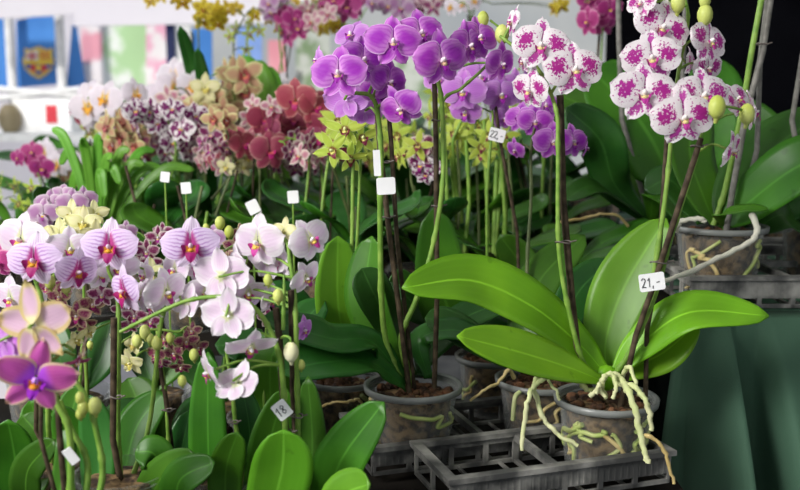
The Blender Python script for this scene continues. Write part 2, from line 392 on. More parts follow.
def pot(t, base, rt=.06, rb=.047, h=.1, roots=10, near=True):
    b = Vector(base); mb = MB(); th = .0012
    mb.lathe([(rb * .3, .004), (rb * .9, .001), (rb, .0), (rb + .001, .004), (rt - .003, h - .012), (rt - .002, h - .008), (rt + .003, h - .007), (rt + .004, h - .001), (rt + .002, h), (rt - .001, h - .002), (rt - .0045, h - .014), (rb - .001, .006), (rb * .3, .006)], 48 if near else 20, b)
    pt = mb.build('pot', POT, t)
    if near: mb = MB(); mb.lathe([(rt - .003, h - .008), (rt + .004, h - .007), (rt + .005, h), (rt + .002, h + .001), (rt - .001, h - .001)], 48, b); mb.build('pot_rim', RIM, t)
    mb = MB(); rows = []; seg = 40 if near else 14; rn = R.random() * 50
    prof = [(rb * .3, .008), (rb * .9, .008)] + [(rb * .9 + (rt - rb - .004) * k / 6, .008 + (h * .84 - .008) * k / 6) for k in range(1, 7)] + [(rt * .7, h * .86), (rt * .35, h * .88), (.002, h * .87)]
    for k, (r_, z) in enumerate(prof):
        row = []
        for i in range(seg):
            a = 2 * pi * i / seg; d = noise.noise(Vector((cos(a) * 3 + rn, sin(a) * 3, z * 60))) * .004
            rr = max(.001, r_ - abs(d)) if k < 8 else r_ + d
            row.append(b + Vector((rr * cos(a), rr * sin(a), z + (d * 1.5 if k >= 8 else 0))))
        rows.append(row)
    mb.grid(rows, closed=True); mb.build('potting_bark', BARKD, t)
    if near:
        mb = MB()
        for i in range(60):
            a = R.uniform(0, 2 * pi); q = (rt - .01) * R.random() ** .5
            c = b + Vector((q * cos(a), q * sin(a), h * .87 + R.uniform(0, .004)))
            M = Matrix.Rotation(R.uniform(0, 6), 3, 'Z') @ Matrix.Rotation(R.uniform(-.6, .6), 3, 'X')
            mb.ball(c, R.uniform(.004, .009), 6, 4, (R.uniform(.7, 1.4), R.uniform(.6, 1), R.uniform(.4, .8)), M)
        mb.build('bark_chunks', BARK, t, smooth=False, kind='stuff')
        for i in range(roots):
            a = R.uniform(pi, 2 * pi) ; pts = []
            z = R.uniform(.6, .85) * h
            for k in range(8):
                rr = rb + (rt - rb) * z / h - .0024
                pts.append(b + Vector((rr * cos(a), rr * sin(a), z))); a += R.uniform(-.3, .3) + .12 * (1 if i % 2 else -1); z = max(.01, z - R.uniform(-.002, .016))
            tube_part(t, 'root', pts, R.uniform(.0022, .0036), R.choice([ROOTG, ROOTG, ROOTB]), 5, 6)
    return pt
def stake(t, pts, r=.0022, mat=None, label=None):
    mb = MB(); mb.tube(pts, r, 8); return mb.build('support_stake', mat or STAKE, t, label=label)
def clip(t, c, r=.007):
    mb = MB(); c = Vector(c)
    mb.tube([c + Vector((r * cos(a), r * .7 * sin(a), .001 * sin(a * 2))) for a in [2 * pi * k / 14 for k in range(15)]], .0009, 5)
    mb.tube([c + Vector((r * .9, 0, 0)), c + Vector((r * 1.7, -.001, .002))], .0009, 5)
    return mb.build('stake_clip', CLIP, t)
SPOTS = []
def free_spot(x, y, z):
    dm = .108 if z > ZB + .05 else .101
    bx = (-1.84, .285, 1.53, 2.94) if z == ZK else ((-1.1, .28, .77, 1.385) if z == ZB else (-9, 9, -9, 9))
    for k in range(9000):
        r = .0035 * math.sqrt(k) ; a = k * 2.39996
        u, v = x + r * cos(a), y + r * sin(a) * 1.6
        if bx[0] <= u <= bx[1] and bx[2] <= v <= bx[3] and all(abs(z - c) > .05 or math.hypot(u - p, v - q) >= dm for p, q, c in SPOTS): break
    SPOTS.append((u, v, z)); return u, v
def plant(px, D, z, label, group=None, py=None):
    group = group or ('orchids in the front rows' if D < 1.45 else 'blurred orchids in the rows behind')
    x = P(px, 400, D).x if py is None else P(px, py, D).x
    x, y = free_spot(x, D, z)
    return empty('potted_orchid', (x, y, z), label, 'orchid', group)
# ------------------------------------------------------------------ the place
ZB = .895        # front bench
ZT = 1.06        # green covered table
ZK = .985        # rear bench
def struct(o, name=None): o['kind'] = 'structure'; return o
ASPH = plain('ground_asphalt', (.07, .07, .07), (.13, .125, .12), 9, .9, bstr=.4)
mb = MB(); mb.grid([[(-14, -3, 0), (14, -3, 0)], [(-14, 16, 0), (14, 16, 0)]]); struct(mb.build('floor', ASPH, smooth=False))
SHADEBLACK = plain('shade_black', (.003, .004, .004), (.006, .008, .007), 30, 1., 0.)
DARKWALL = plain('dark_wall', (.003, .003, .004), (.006, .006, .008), 3, 1., 0.)
mb = MB(); mb.box((.72, 3.3, 0), (6.5, 3.45, 3.4)); struct(mb.build('wall_right', DARKWALL, smooth=False))
PALE = plain('tent_white', (.62, .64, .68), (.7, .71, .74), 2, .8, tamt=.35)
GREYW = plain('hall_wall', (.4, .43, .46), (.5, .52, .53), 1.2, .9)
mb = MB(); mb.box((-9, 9, 0), (4, 9.2, 5)); struct(mb.build('wall_back', GREYW, smooth=False))

WOODD = plain('bench_wood', (.008, .007, .006), (.018, .015, .012), 12, .9, .1)
def bench(name, x0, x1, y0, y1, z, label, cat='table'):
    t = empty(name, ((x0 + x1) / 2, (y0 + y1) / 2, 0), label, cat)
    mb = MB(); mb.box((x0, y0, z - .03), (x1, y1, z)); bev(mb.build('tabletop', WOODD, t, False), .003)
    for x in (x0 + .06, x1 - .06):
        for y in (y0 + .06, y1 - .06):
            mb = MB(); mb.box((x - .025, y - .025, 0), (x + .025, y + .025, z - .03)); mb.build('leg', WOODD, t, False)
    return t
bench('display_bench', -1.2, .335, .72, 1.44, ZB, 'low dark wooden bench under the front row of orchids and crates')
bench('display_bench', -1.9, .34, 1.47, 3.0, ZK, 'higher dark bench behind, under the blurred rows of orchids')

# green cloth table on the right
GREEN = None
def cloth_mat():
    t = NT('green_cloth'); co = t.obj()
    nz = t.noise(2.5, co, 3.); w = t.noise(700., co, 1.)
    col = t.mix(nz, (.042, .098, .06), (.062, .13, .085)); return t.bsdf(col, .78, .25, bump=w, bstr=.25, bd=.001)
GREEN = cloth_mat()
t = empty('covered_table', (.9, 1.8, 0), 'folding table under a dark green cloth at the right edge', 'table')
mb = MB(); mb.box((.385, 1.275, ZT - .035), (1.5, 2.45, ZT - .005)); mb.build('tabletop', WOODD, t, False)
for x in (.45, 1.44):
    for y in (1.34, 2.38):
        mb = MB(); mb.tube([(x, y, 0), (x, y, ZT - .035)], .016, 10); mb.build('leg', WIRE, t)
mb = MB(); mb.box((.394, 1.30, .12), (.398, 2.46, ZT - .006)); mb.build('shade_sheet', SHADEBLACK, t, False, label='black sheet standing for the shade under the table')  # black sheet added where only shade lies beside and under the table
# drape: perimeter of the top, rounded corner, folds growing downwards
per = []
x0, x1, y0, y1, rc = .392, 1.52, 1.262, 2.47, .02
def seg(a, b, n): return [(a[0] + (b[0] - a[0]) * i / n, a[1] + (b[1] - a[1]) * i / n) for i in range(n)]
per.append(((x0, y0 + rc + .02), (-1, 0)))
for i in range(8):
    a = pi + pi / 2 * i / 8; per.append(((x0 + rc + rc * cos(a), y0 + rc + rc * sin(a)), (cos(a), sin(a))))
per += [(p, (0, -1)) for p in seg((x0 + rc, y0), (x1, y0), 230)]
per.append(((x1, y0), (0, -1)))
rows = []; NH = 26
def saw(x, a, b, c, h):
    if x <= a or x >= c: return 0
    k = (x - a) / (b - a) if x < b else (c - x) / (c - b)
    return 1.35 * h * k * k * (3 - 2 * k)
def fold_at(p, nrm, s):
    x, y = p
    if nrm[1] < -.5:      # front
        g = lambda c, w: math.exp(-((x - c) / w) ** 2)
        return saw(x, .39, .437, .446, .085) + saw(x, .472, .497, .60, .075) + saw(x, .62, .66, .69, .03) + .05 * g(.83, .04) + .05 * g(1.15, .05)
    if nrm[1] > -.5 and nrm[0] < -.9: return .012 + .01 * sin(y * 24 + 1)
    return .02
perims = []
for (p, nrm) in per: perims.append((Vector((p[0], p[1], 0)), Vector((nrm[0], nrm[1], 0)), fold_at(p, nrm, 0)))
for h in range(NH + 1):
    u = h / NH; row = []
    for (p, nrm, fo) in perims:
        dz = .78 * u; sp = min(1., (u / .3) ** .75) + .25 * u
        spread = Vector((0, 0, 0))
        if nrm.y < -.5:   # folds fan out from the table edge
            spread.x = (.012 * math.exp(-((p.x - .44) / .03) ** 2) + .05 * math.exp(-((p.x - .50) / .05) ** 2)) * u
        q = p + nrm * (.004 + fo * sp * 1.15) + spread
        q.z = ZT + .002 - dz - (.004 * (1 - u) if u > 0 else 0); row.append(q)
    rows.append(row)
inner = [[Vector((max(p.x, .41) if True else 0, max(p.y, 1.3), ZT + .004)) for (p, n_, f_) in perims], [p + n_ * -.004 + Vector((0, 0, ZT + .003)) for (p, n_, f_) in perims]]
mb = MB(); mb.grid([[v for v in inner[0]], [v for v in inner[1]]] + rows)
mb.poly([(.41, 2.47, ZT + .004), (.41, 1.3, ZT + .004), (1.52, 1.3, ZT + .004), (1.52, 2.47, ZT + .004)])
cl = mb.build('tablecloth', GREEN); solid(cl, .0015)
tag(cl, 'dark green cloth hanging in soft folds over the right hand table', 'tablecloth')

# ------------------------------------------------------------------ lattice trays
def tray(org, adir, al, bl, zb, h, label, diag=True):
    a = Vector((adir[0], adir[1], 0)).normalized(); b = Vector((-a.y, a.x, 0))
    t = empty('plant_crate', (org[0], org[1], zb), label, 'crate', 'lattice plant crates')
    M = Matrix(((a.x, b.x, 0, org[0]), (a.y, b.y, 0, org[1]), (0, 0, 1, zb), (0, 0, 0, 1)))
    A0, A1, B0, B1 = al[0], al[-1], bl[0], bl[-1]; e = .006
    mb = MB()
    for bb in (B0, B1): mb.box((A0 - e, bb - e, h - .006), (A1 + e, bb + e, h), M)
    for aa in (A0, A1): mb.box((aa - e, B0 + e, h - .006), (aa + e, B1 - e, h), M)
    bev(mb.build('rim', TRAY, t, False), .0015)
    for k, (p, q) in enumerate((((A0, B0), (A1, B0)), ((A0, B1), (A1, B1)), ((A0, B0), (A0, B1)), ((A1, B0), (A1, B1)))):
        mb = MB(); L = math.hypot(q[0] - p[0], q[1] - p[1]); dx, dy = (q[0] - p[0]) / L, (q[1] - p[1]) / L
        T = M @ Matrix(((dx, -dy, 0, p[0]), (dy, dx, 0, p[1]), (0, 0, 1, 0), (0, 0, 0, 1)))
        mb.box((0, -.0015, h * (.3 if k == 0 else .66)), (L, .0015, h - .004), T)                # solid upper band with ribs
        mb.box((0, -.002, 0), (L, .002, h * .12), T)
        n = int(L / .008)
        for i in range(n + 1):
            s = L * i / n
            mb.box((s - .001, -.0022, h * .34 if k == 0 else h * .7), (s + .001, .0022, h - .007), T)
        n = max(2, int(L / .045))
        for i in range(n + 1):
            s = L * i / n; mb.box((max(0, s - .003), -.002, 0), (min(L, s + .003), .002, h - .006), T)
        mb.build('side_wall', TRAY, t, False)
    for aa in al[1:-1]:
        mb = MB(); mb.box((aa - .0035, B0, h - .012), (aa + .0035, B1, h - .003), M); mb.box((aa - .003, B0, 0), (aa + .003, B1, .004), M)
        for bb in bl: mb.box((aa - .004, max(B0, bb - .004), 0), (aa + .004, min(B1, bb + .004), h - .004), M)
        bev(mb.build('crossbar', TRAY, t, False), .001)
    for bb in bl[1:-1]:
        mb = MB(); mb.box((A0, bb - .0035, h - .012), (A1, bb + .0035, h - .003), M); mb.box((A0, bb - .003, 0), (A1, bb + .003, .004), M)
        bev(mb.build('crossbar', TRAY, t, False), .001)
    mb = MB()
    n = int((A1 - A0) / .05)
    for i in range(1, n):
        s = A0 + (A1 - A0) * i / n; mb.box((s - .002, B0, .0), (s + .002, B1, .003), M)
    mb.build('floor_grid', TRAY, t, False)
    return t
AD = (.949, .316)
ad = Vector((AD[0], AD[1], 0)).normalized(); bd_ = Vector((-ad.y, ad.x, 0))
Z0 = .908; OR = G(452, 478, .948)
def off(a, b): v = OR + ad * a + bd_ * b; return (v.x, v.y)
tray(off(0, 0), AD, (0, .13, .272), (0, .118), Z0, .04, 'grey lattice crate nearest the viewer, under the spotted orchid with 21 price')
tray(off(-.05, .128), AD, (0, .145, .295, .36), (0, .13), Z0, .036, 'grey lattice crate just behind the front one, holding the violet orchid pot')
CZ = ZT + .008
tray((.40, 1.30), (1, .02), (0, .14, .28, .42), (0, .14, .28), CZ, .045, 'dark lattice crate on green cloth holding the large leafed orchid at right')
tray((.50, 1.67), (1, .02), (0, .14, .28, .42), (0, .14, .28), CZ, .045, 'dark lattice crate further back on green cloth behind the large leafed orchid')

# ------------------------------------------------------------------ tags with writing
GL = {'2': [[(0, .8), (.2, 1), (.5, .95), (.55, .7), (.3, .35), (0, 0), (.3, .05), (.6, 0)]],
      '1': [[(0, .7), (.3, 1), (.25, 0)]], ',': [[(.1, .1), (.1, -.05), (0, -.2)]], '-': [[(0, .42), (.45, .45)]],
      '8': [[(.3, .5), (.05, .75), (.3, 1), (.55, .78), (.3, .5), (0, .25), (.3, 0), (.55, .22), (.3, .5)]],
      '7': [[(0, .95), (.5, 1), (.2, 0)], [(.1, .5), (.5, .55)]]}
def price_tag(c, w, h, rot, label, text='', yaw=0, pitch=0, group=None, cw=.22):
    t = empty('price_tag', c, label, 'price tag', group)
    M3 = orient(yaw, pitch, rot); M = Matrix.Translation(c) @ M3.to_4x4(); mb = MB()
    r = min(w, h) * .12; pts = []
    for cx, cy, a0 in ((w / 2 - r, h / 2 - r, 0), (-w / 2 + r, h / 2 - r, 90), (-w / 2 + r, -h / 2 + r, 180), (w / 2 - r, -h / 2 + r, 270)):
        for k in range(4): a = radians(a0 + 30 * k); pts.append((cx + r * cos(a), cy + r * sin(a)))
    f = [M @ Vector((x, y, .0005)) for x, y in pts]; b = [M @ Vector((x, y, -.0005)) for x, y in pts]
    mb.poly(f); mb.poly(b[::-1])
    for i in range(len(f)): j = (i + 1) % len(f); mb.poly([f[i], b[i], b[j], f[j]])
    mb.build('card', CARD, t, False)
    if text:
        mb = MB(); s = h * .52; x = -len(text) * w * cw / 2 * .95
        for ch in text:
            for st in GL[ch]: mb.tube([M @ Vector((x + px * s * .75, (py - .5) * s, .0008)) for px, py in st], h * .028, 5)
            x += w * cw * (.8 if ch in ',1' else 1.05)
        mb.build('handwriting', INK, t)
    return t
# ------------------------------------------------------------------ near plants
TB = Z0 + .0045
# A: violet orchid, centre
t = plant(413, 1.165, TB, 'violet orchid in full bloom in the clear pot at the centre, two bare dark-staked stems')
b = t.location.copy(); pot(t, b, .057, .045, .088, 5)
D = 1.165
lst = [(339, 74, 58, 1.08, -8, 8, 0), (362, 60, 50, 1.11, 30, 5, -8), (388, 82, 48, 1.13, 42, -5, -5), (393, 43, 56, 1.10, 5, 12, 0), (420, 34, 52, 1.12, 20, 10, 5),
       (441, 60, 60, 1.10, 25, -4, 8), (468, 46, 50, 1.13, 40, 0, 5), (402, 108, 50, 1.09, -35, -28, 25), (478, 38, 46, 1.14, 30, 10, -5), (500, 64, 44, 1.12, 45, -12, 0), (382, 92, 44, 1.15, 10, -20, 0)]
fa = fls(t, 'violet', lst)
fb = fls(t, 'lilac', [(352, 36, 40, 1.17, -30, 30, 0), (318, 60, 30, 1.13, -70, 0, 0), (346, 100, 46, 1.16, 165, -5, 0), (365, 112, 36, 1.17, 190, -20, 0)])
L = [q for q in fa + fb if q[0].x < P(412, 0, 1.1).x and q[0].z < P(0, 60, 1.1).z + .03]; Rr = [q for q in fa + fb if q not in L]
spike(t, [b + Vector((-.012, 0, .085)), P(384, 330, D), P(380, 222, 1.15), P(381, 150, 1.14), P(374, 100, 1.13), P(352, 92, 1.12), P(336, 82, 1.12)], .0038, L)
spike(t, [b + Vector((.0, .005, .085)), P(401, 340, D), P(416, 300, D), P(432, 250, D), P(442, 190, 1.16), P(443, 140, 1.16), P(440, 90, 1.15), P(425, 52, 1.14), P(400, 50, 1.13)], .0038, Rr)
spike(t, [P(436, 210, 1.165), P(440, 110, 1.165), P(462, 88, 1.16), P(482, 70, 1.15), P(500, 50, 1.15), P(505, 34, 1.15), P(490, 20, 1.15)], .0022, [], name='side_branch')
bud(t, P(483, 19, 1.15), .0095, BUD); bud(t, P(502, 34, 1.15), .0115, BUD)
stake(t, [b + Vector((-.002, -.01, .06)), P(398, 300, D), P(390, 240, D), P(380, 150, D), P(376, 96, D)], .0034)
stake(t, [b + Vector((.004, .0, .06)), P(404, 300, D + .01), P(397, 240, D + .01), P(391, 140, D + .01), P(388, 108, D + .01)], .0028)
stake(t, [b + Vector((.026, .0, .06)), P(437, 300, D), P(436, 140, D), P(434, 66, D)], .0032)
clip(t, P(386, 217, D)); clip(t, P(437, 206, D)); clip(t, P(384, 162, D)); clip(t, P(436, 120, D), .005)
N1 = (0, -.6, .8)
leaf(t, [b + Vector((-.01, 0, .09)), P(372, 342, 1.15), P(330, 338, 1.1), P(262, 318, 1.06)], .062, (0, -.5, .85), LEAFD, wave=.012)
leaf(t, [b + Vector((-.01, -.01, .088)), P(370, 362, 1.12), P(325, 362, 1.06), P(278, 372, 1.01)], .066, (0, -.55, .8), LEAFD, wave=.02)
leaf(t, [b + Vector((-.01, .02, .09)), P(384, 345, 1.2), P(366, 295, 1.21), P(372, 236, 1.22)], .062, (-.5, -.8, .25), LEAF)
leaf(t, [b + Vector((.0, .03, .09)), P(392, 330, 1.21), P(372, 290, 1.19), P(362, 268, 1.19)], .05, (.35, -.9, .2), LEAFD)
leaf(t, [b + Vector((.02, .02, .09)), P(420, 340, 1.2), P(455, 330, 1.2), P(490, 345, 1.2)], .045, (0, -.4, .9), LEAFD)
leaf(t, [b + Vector((.01, .03, .09)), P(430, 350, 1.23), P(470, 315, 1.26), P(520, 300, 1.3)], .05, (0, -.5, .85), LEAFD)
A_ = t
# B: spotted orchid, price 21
t = plant(606, 1.116, TB, 'white and magenta spotted orchid in the clear pot with pale roots hanging over the rim', py=400)
b = t.location.copy(); pot(t, b, .0575, .046, .088, 9); rim = b.z + .088; D = 1.116
leaf(t, [P(606, 375, 1.12), P(580, 345, 1.12), P(532, 306, 1.10), P(470, 280, 1.08), P(402, 288, 1.05)], .07, (.0, -.74, .67), LEAFB, b=.7)
leaf(t, [P(604, 382, 1.1), P(570, 368, 1.08), P(520, 352, 1.05), P(457, 336, 1.02)], .056, (.05, -.72, .69), LEAFB, b=.75)
leaf(t, [P(608, 378, 1.14), P(606, 340, 1.15), P(625, 285, 1.16), P(666, 218, 1.17)], .076, (-.35, -.85, .35), LEAFM, b=.72)
leaf(t, [P(612, 378, 1.12), P(640, 345, 1.12), P(690, 312, 1.1), P(769, 316, 1.08)], .058, (0, -.62, .78), LEAFB, b=.7)
leaf(t, [P(612, 382, 1.12), P(632, 368, 1.13), P(664, 352, 1.13), P(699, 322, 1.12)], .05, (-.1, -.75, .6), LEAFB, b=.75)
mb = MB(); mb.ball(P(606, 378, 1.12), .01, 12, 8, (1.5, .9, 1.6)); mb.build('crown', LEAFB, t)
s1 = [(541, 46, 56, 1.10, -8, 6, -5), (574, 70, 60, 1.07, 8, 8, 5), (531, 90, 46, 1.11, -50, -8, -8), (524, 62, 26, 1.13, -75, 0, 0), (513, 22, 34, 1.13, -80, 10, 0)]
f1 = fls(t, 'spotted', s1)
s2 = [(661, 28, 58, 1.08, 8, 5, -20), (652, 58, 58, 1.06, -12, 0, 8), (644, 94, 64, 1.04, -8, 8, 0), (708, 42, 50, 1.08, 32, 8, -8), (707, 68, 38, 1.11, 30, -10, 0), (702, 96, 60, 1.04, 10, 8, 3), (683, 118, 64, 1.02, 2, 0, 5),
      (736, 100, 40, 1.09, 35, 25, 20), (752, 113, 44, 1.08, 75, 5, 0), (731, 150, 42, 1.06, 55, -15, 25), (642, 4, 34, 1.08, -50, 20, 0), (690, 62, 30, 1.13, 60, 0, 0)]
f2 = fls(t, 'spotted', s2)
spike(t, [P(604, 378, 1.12), P(585, 365, 1.11), P(571, 320, 1.1), P(559, 250, 1.1), P(558, 150, 1.1), P(556, 110, 1.1), P(540, 72, 1.12), P(518, 50, 1.13), P(500, 36, 1.14)], .0033, f1)
stake(t, [P(603, 384, 1.115) + Vector((0, 0, -.03)), P(580, 372, 1.115), P(572, 300, 1.11), P(563, 200, 1.11), P(560, 95, 1.11)], .0042)
spike(t, [P(610, 380, 1.12), P(630, 352, 1.11), P(655, 295, 1.1), P(672, 235, 1.09), P(694, 165, 1.09), P(702, 130, 1.1)], .0036, [f for f in f2 if f[0].z < P(0, 90, 1.06).z and f[0].x > P(690, 0, 1.06).x])
spike(t, [P(650, 300, 1.105), P(665, 200, 1.1), P(672, 130, 1.1), P(678, 75, 1.1), P(688, 20, 1.1), P(682, -10, 1.1)], .0031, [f for f in f2 if not (f[0].z < P(0, 90, 1.06).z and f[0].x > P(690, 0, 1.06).x)])
stake(t, [P(618, 395, 1.1) + Vector((0, 0, -.03)), P(636, 335, 1.1), P(652, 290, 1.09), P(676, 215, 1.08), P(701, 138, 1.07)], .0034)
stake(t, [P(646, 393, 1.12) + Vector((0, 0, -.03)), P(647, 330, 1.115), P(658, 270, 1.11), P(667, 140, 1.11), P(670, 100, 1.11)], .003)
clip(t, P(563, 242, 1.1), .009); clip(t, P(659, 262, 1.09), .01); clip(t, P(697, 146, 1.07), .007)
for x, y, r in ((678, 3, .011), (705, 15, .012), (705, 0, .009)): bud(t, P(x, y, 1.08), r, BUD)
bud(t, P(717, 107, 1.0), .0125, BUD); bud(t, P(747, 114, 1.03), .0115, BUD)
tube_part(t, 'flower_stem', [P(700, 125, 1.04), P(716, 108, 1.01), P(735, 108, 1.02), P(748, 113, 1.035)], .0016, STEM, 5, 6)
def root(t, q, r=.0028, m=ROOT, jit=.0012): return tube_part(t, 'aerial_root', [P(*p) for p in q], r, m, 6, 8, .75, jit=jit)
root(t, [(596, 392, 1.1), (585, 388, 1.09), (574, 376, 1.08), (562, 371, 1.08), (548, 377, 1.07), (536, 384, 1.07), (528, 400, 1.06), (524, 425, 1.06), (522, 450, 1.055)], .0034)
root(t, [(548, 366, 1.09), (553, 371, 1.085), (563, 371, 1.08)], .003)
root(t, [(536, 378, 1.08), (534, 388, 1.075), (539, 405, 1.07), (546, 422, 1.065), (560, 436, 1.06), (578, 446, 1.055)], .0034)
root(t, [(536, 378, 1.08), (545, 376, 1.085), (556, 391, 1.075), (560, 400, 1.075)], .002)
root(t, [(612, 374, 1.1), (622, 380, 1.08), (628, 390, 1.055), (633, 405, 1.045), (640, 430, 1.04), (644, 450, 1.035), (648, 463, 1.03)], .0044)
root(t, [(616, 384, 1.1), (632, 386, 1.06), (642, 395, 1.05), (649, 410, 1.045), (651, 430, 1.045)], .0036)
root(t, [(640, 434, 1.04), (654, 439, 1.035), (666, 454, 1.03), (674, 484, 1.025)], .0026, ROOTB)
root(t, [(600, 392, 1.09), (603, 378, 1.08), (612, 374, 1.08), (616, 386, 1.07), (613, 398, 1.07)], .0032)
root(t, [(590, 396, 1.08), (598, 390, 1.075), (606, 398, 1.07)], .003)
root(t, [(606, 396, 1.1), (600, 384, 1.07), (596, 394, 1.07)], .0028)
root(t, [(622, 378, 1.1), (628, 366, 1.08), (634, 376, 1.07), (638, 396, 1.055)], .0028)
# D: hidden plant in the pot behind
t = plant(540, 1.235, TB - .002, 'orchid in the shaded clear pot half hidden behind the one with hanging roots', py=390)
b = t.location.copy(); pot(t, b, .055, .044, .078, 4); D = 1.235
tube_part(t, 'aerial_root', [P(514, 378, 1.2), P(508, 370, 1.19), (P(498, 383, 1.18)), P(485, 390, 1.17), P(470, 401, 1.17)], .0028, ROOTB, 6, 7, .6, jit=.001)
tube_part(t, 'aerial_root', [P(520, 392, 1.18), P(515, 398, 1.175), P(513, 420, 1.18)], .003, ROOT, 6, 7)
leaf(t, [b + Vector((0, .01, .08)), P(560, 330, 1.25), P(580, 290, 1.27), P(610, 262, 1.3)], .055, (.3, -.8, .4), LEAFD)
leaf(t, [b + Vector((0, .01, .08)), P(525, 330, 1.27), P(540, 280, 1.3), P(585, 235, 1.33)], .06, (-.3, -.8, .4), LEAF)
leaf(t, [b + Vector((0, .01, .08)), P(520, 350, 1.25), P(490, 330, 1.28), P(455, 330, 1.3)], .05, (0, -.6, .8), LEAFD)
leaf(t, [b + Vector((0, .01, .08)), P(500, 355, 1.22), P(450, 325, 1.22), P(425, 318, 1.22)], .05, (0, -.6, .8), LEAFD)
spike(t, [b + Vector((0, 0, .08)), P(531, 330, 1.27), P(527, 270, 1.3), P(531, 200, 1.32), P(531, 150, 1.33), P(535, 125, 1.33)], .0032,
      fls(t, 'violet', [(535, 122, 36, 1.33, 0, 0, 0), (520, 118, 34, 1.34, -30, 10, 0), (553, 142, 42, 1.31, 5, 5, 0), (572, 142, 38, 1.33, 30, 0, 0), (516, 150, 26, 1.33, -60, -20, 0), (586, 148, 22, 1.34, 80, -10, 0), (545, 106, 34, 1.35, 10, 20, 0)]), mat=STEMD)
# pale lilac plant behind
t = plant(487, 1.40, ZB, 'pale lilac orchid behind the violet one, carrying the price tag 22')
b = t.location.copy(); pot(t, b, .05, .042, .085, 3)
fl = fls(t, 'lilac', [(463, 92, 46, 1.38, -10, 0, 0), (500, 95, 42, 1.4, 20, 0, 0), (480, 78, 44, 1.41, 0, 10, 0), (515, 88, 40, 1.42, 30, -5, 0), (466, 112, 34, 1.4, -30, -20, 0), (504, 118, 30, 1.41, 20, -20, 0), (440, 80, 36, 1.42, -20, 10, 0), (526, 84, 30, 1.43, 50, 0, 0)])
spike(t, [b + Vector((0, 0, .085)), P(488, 300, 1.4), P(487, 200, 1.4), P(491, 140, 1.4), P(492, 110, 1.4), P(480, 84, 1.4), P(466, 80, 1.4)], .0026, fl)
stake(t, [b + Vector((.01, 0, .05)), P(521, 330, 1.4), P(517, 230, 1.4), P(500, 140, 1.4), P(494, 96, 1.4)], .0026)
leaf(t, [b + Vector((0, 0, .085)), P(470, 330, 1.38), P(445, 300, 1.37), P(434, 208, 1.36)], .08, (.1, -.98, .1), LEAF, b=.55)
leaf(t, [b + Vector((0, 0, .085)), P(500, 330, 1.42), P(540, 300, 1.44), P(580, 285, 1.44)], .07, (0, -.7, .6), LEAFD)
leaf(t, [b + Vector((0, 0, .085)), P(505, 320, 1.43), P(520, 270, 1.45), P(500, 235, 1.45)], .06, (-.3, -.8, .4), LEAF)
leaf(t, [b + Vector((0, 0, .085)), P(450, 320, 1.4), P(410, 300, 1.38), P(395, 270, 1.37)], .06, (.2, -.8, .5), LEAFD)
# E
t = plant(343, 1.28, ZB, 'orchid in a shaded clear pot behind the big midribbed leaf, left of the central pot', py=390)
b = t.location.copy(); pot(t, b, .048, .04, .082, 3)
tube_part(t, 'aerial_root', [P(318, 410, 1.17), P(330, 403, 1.17), P(345, 402, 1.17), P(358, 400, 1.19), P(364, 406, 1.2)], .0018, ROOTB, 6, 6, jit=.0012)
leaf(t, [b + Vector((0, 0, .085)), P(345, 350, 1.26), P(338, 300, 1.25), P(338, 236, 1.26)], .07, (.45, -.8, .35), LEAFM, b=.6)
leaf(t, [b + Vector((0, 0, .085)), P(325, 350, 1.27), P(300, 330, 1.27), P(275, 325, 1.25)], .06, (0, -.6, .8), LEAF)
leaf(t, [b + Vector((0, 0, .085)), P(355, 350, 1.3), P(380, 310, 1.32), P(400, 285, 1.32)], .06, (-.2, -.7, .6), LEAFD)
leaf(t, [b + Vector((0, 0, .085)), P(320, 345, 1.3), P(290, 300, 1.3), P(262, 290, 1.3)], .05, (0, -.6, .8), LEAFD)
fl = fls(t, 'lime', [(345, 130, 44, 1.27, 0, 10, 0), (333, 150, 42, 1.25, -15, -10, 30), (362, 138, 40, 1.28, 20, 5, 10), (350, 158, 36, 1.27, 10, -20, 0), (372, 112, 34, 1.3, 20, 10, 0), (352, 108, 30, 1.3, -10, 20, 0)])
spike(t, [b + Vector((0, 0, .085)), P(347, 330, 1.27), P(352, 240, 1.27), P(353, 170, 1.27), P(356, 110, 1.28)], .0036, fl)
spike(t, [b + Vector((.01, 0, .085)), P(353, 320, 1.29), P(359, 200, 1.29), P(362, 100, 1.29)], .003, [])
# C: large leafed orchid at right
t = plant(720, 1.38, CZ + .0045, 'large leafed orchid in a scratched clear pot on the right hand crate, tall bare stakes', py=228)
b = t.location.copy(); h = .1; pot(t, b, .0625, .05, h, 6); D = 1.38
leaf(t, [b + Vector((0, 0, h)), P(745, 205, 1.36), P(800, 165, 1.32), P(860, 150, 1.3)], .085, (-.25, -.75, .6), LEAF)
leaf(t, [b + Vector((0, 0, h)), P(735, 190, 1.4), P(770, 150, 1.42), P(830, 110, 1.44)], .085, (-.4, -.8, .4), LEAFD)
leaf(t, [b + Vector((0, -.01, h)), P(720, 215, 1.34), P(745, 209, 1.32), P(768, 210, 1.3)], .03, (0, -.3, .95), LEAF)
leaf(t, [b + Vector((0, .02, h)), P(760, 215, 1.45), P(810, 195, 1.45), P(880, 210, 1.45)], .08, (0, -.65, .75), LEAFD)
leaf(t, [b + Vector((0, .02, h)), P(705, 200, 1.42), P(690, 150, 1.46), P(700, 90, 1.5)], .08, (.3, -.9, .3), LEAF)
leaf(t, [b + Vector((-.02, .02, h)), P(690, 205, 1.42), P(670, 180, 1.44), P(645, 190, 1.45)], .06, (0, -.6, .7), LEAFD)
leaf(t, [b + Vector((.02, .03, h)), P(750, 180, 1.5), P(765, 140, 1.55), P(740, 100, 1.6)], .07, (-.3, -.9, .3), LEAF)
root(t, [(676, 230, 1.33), (680, 222, 1.31), (700, 219, 1.3), (706, 222, 1.3)], .004, ROOTW)
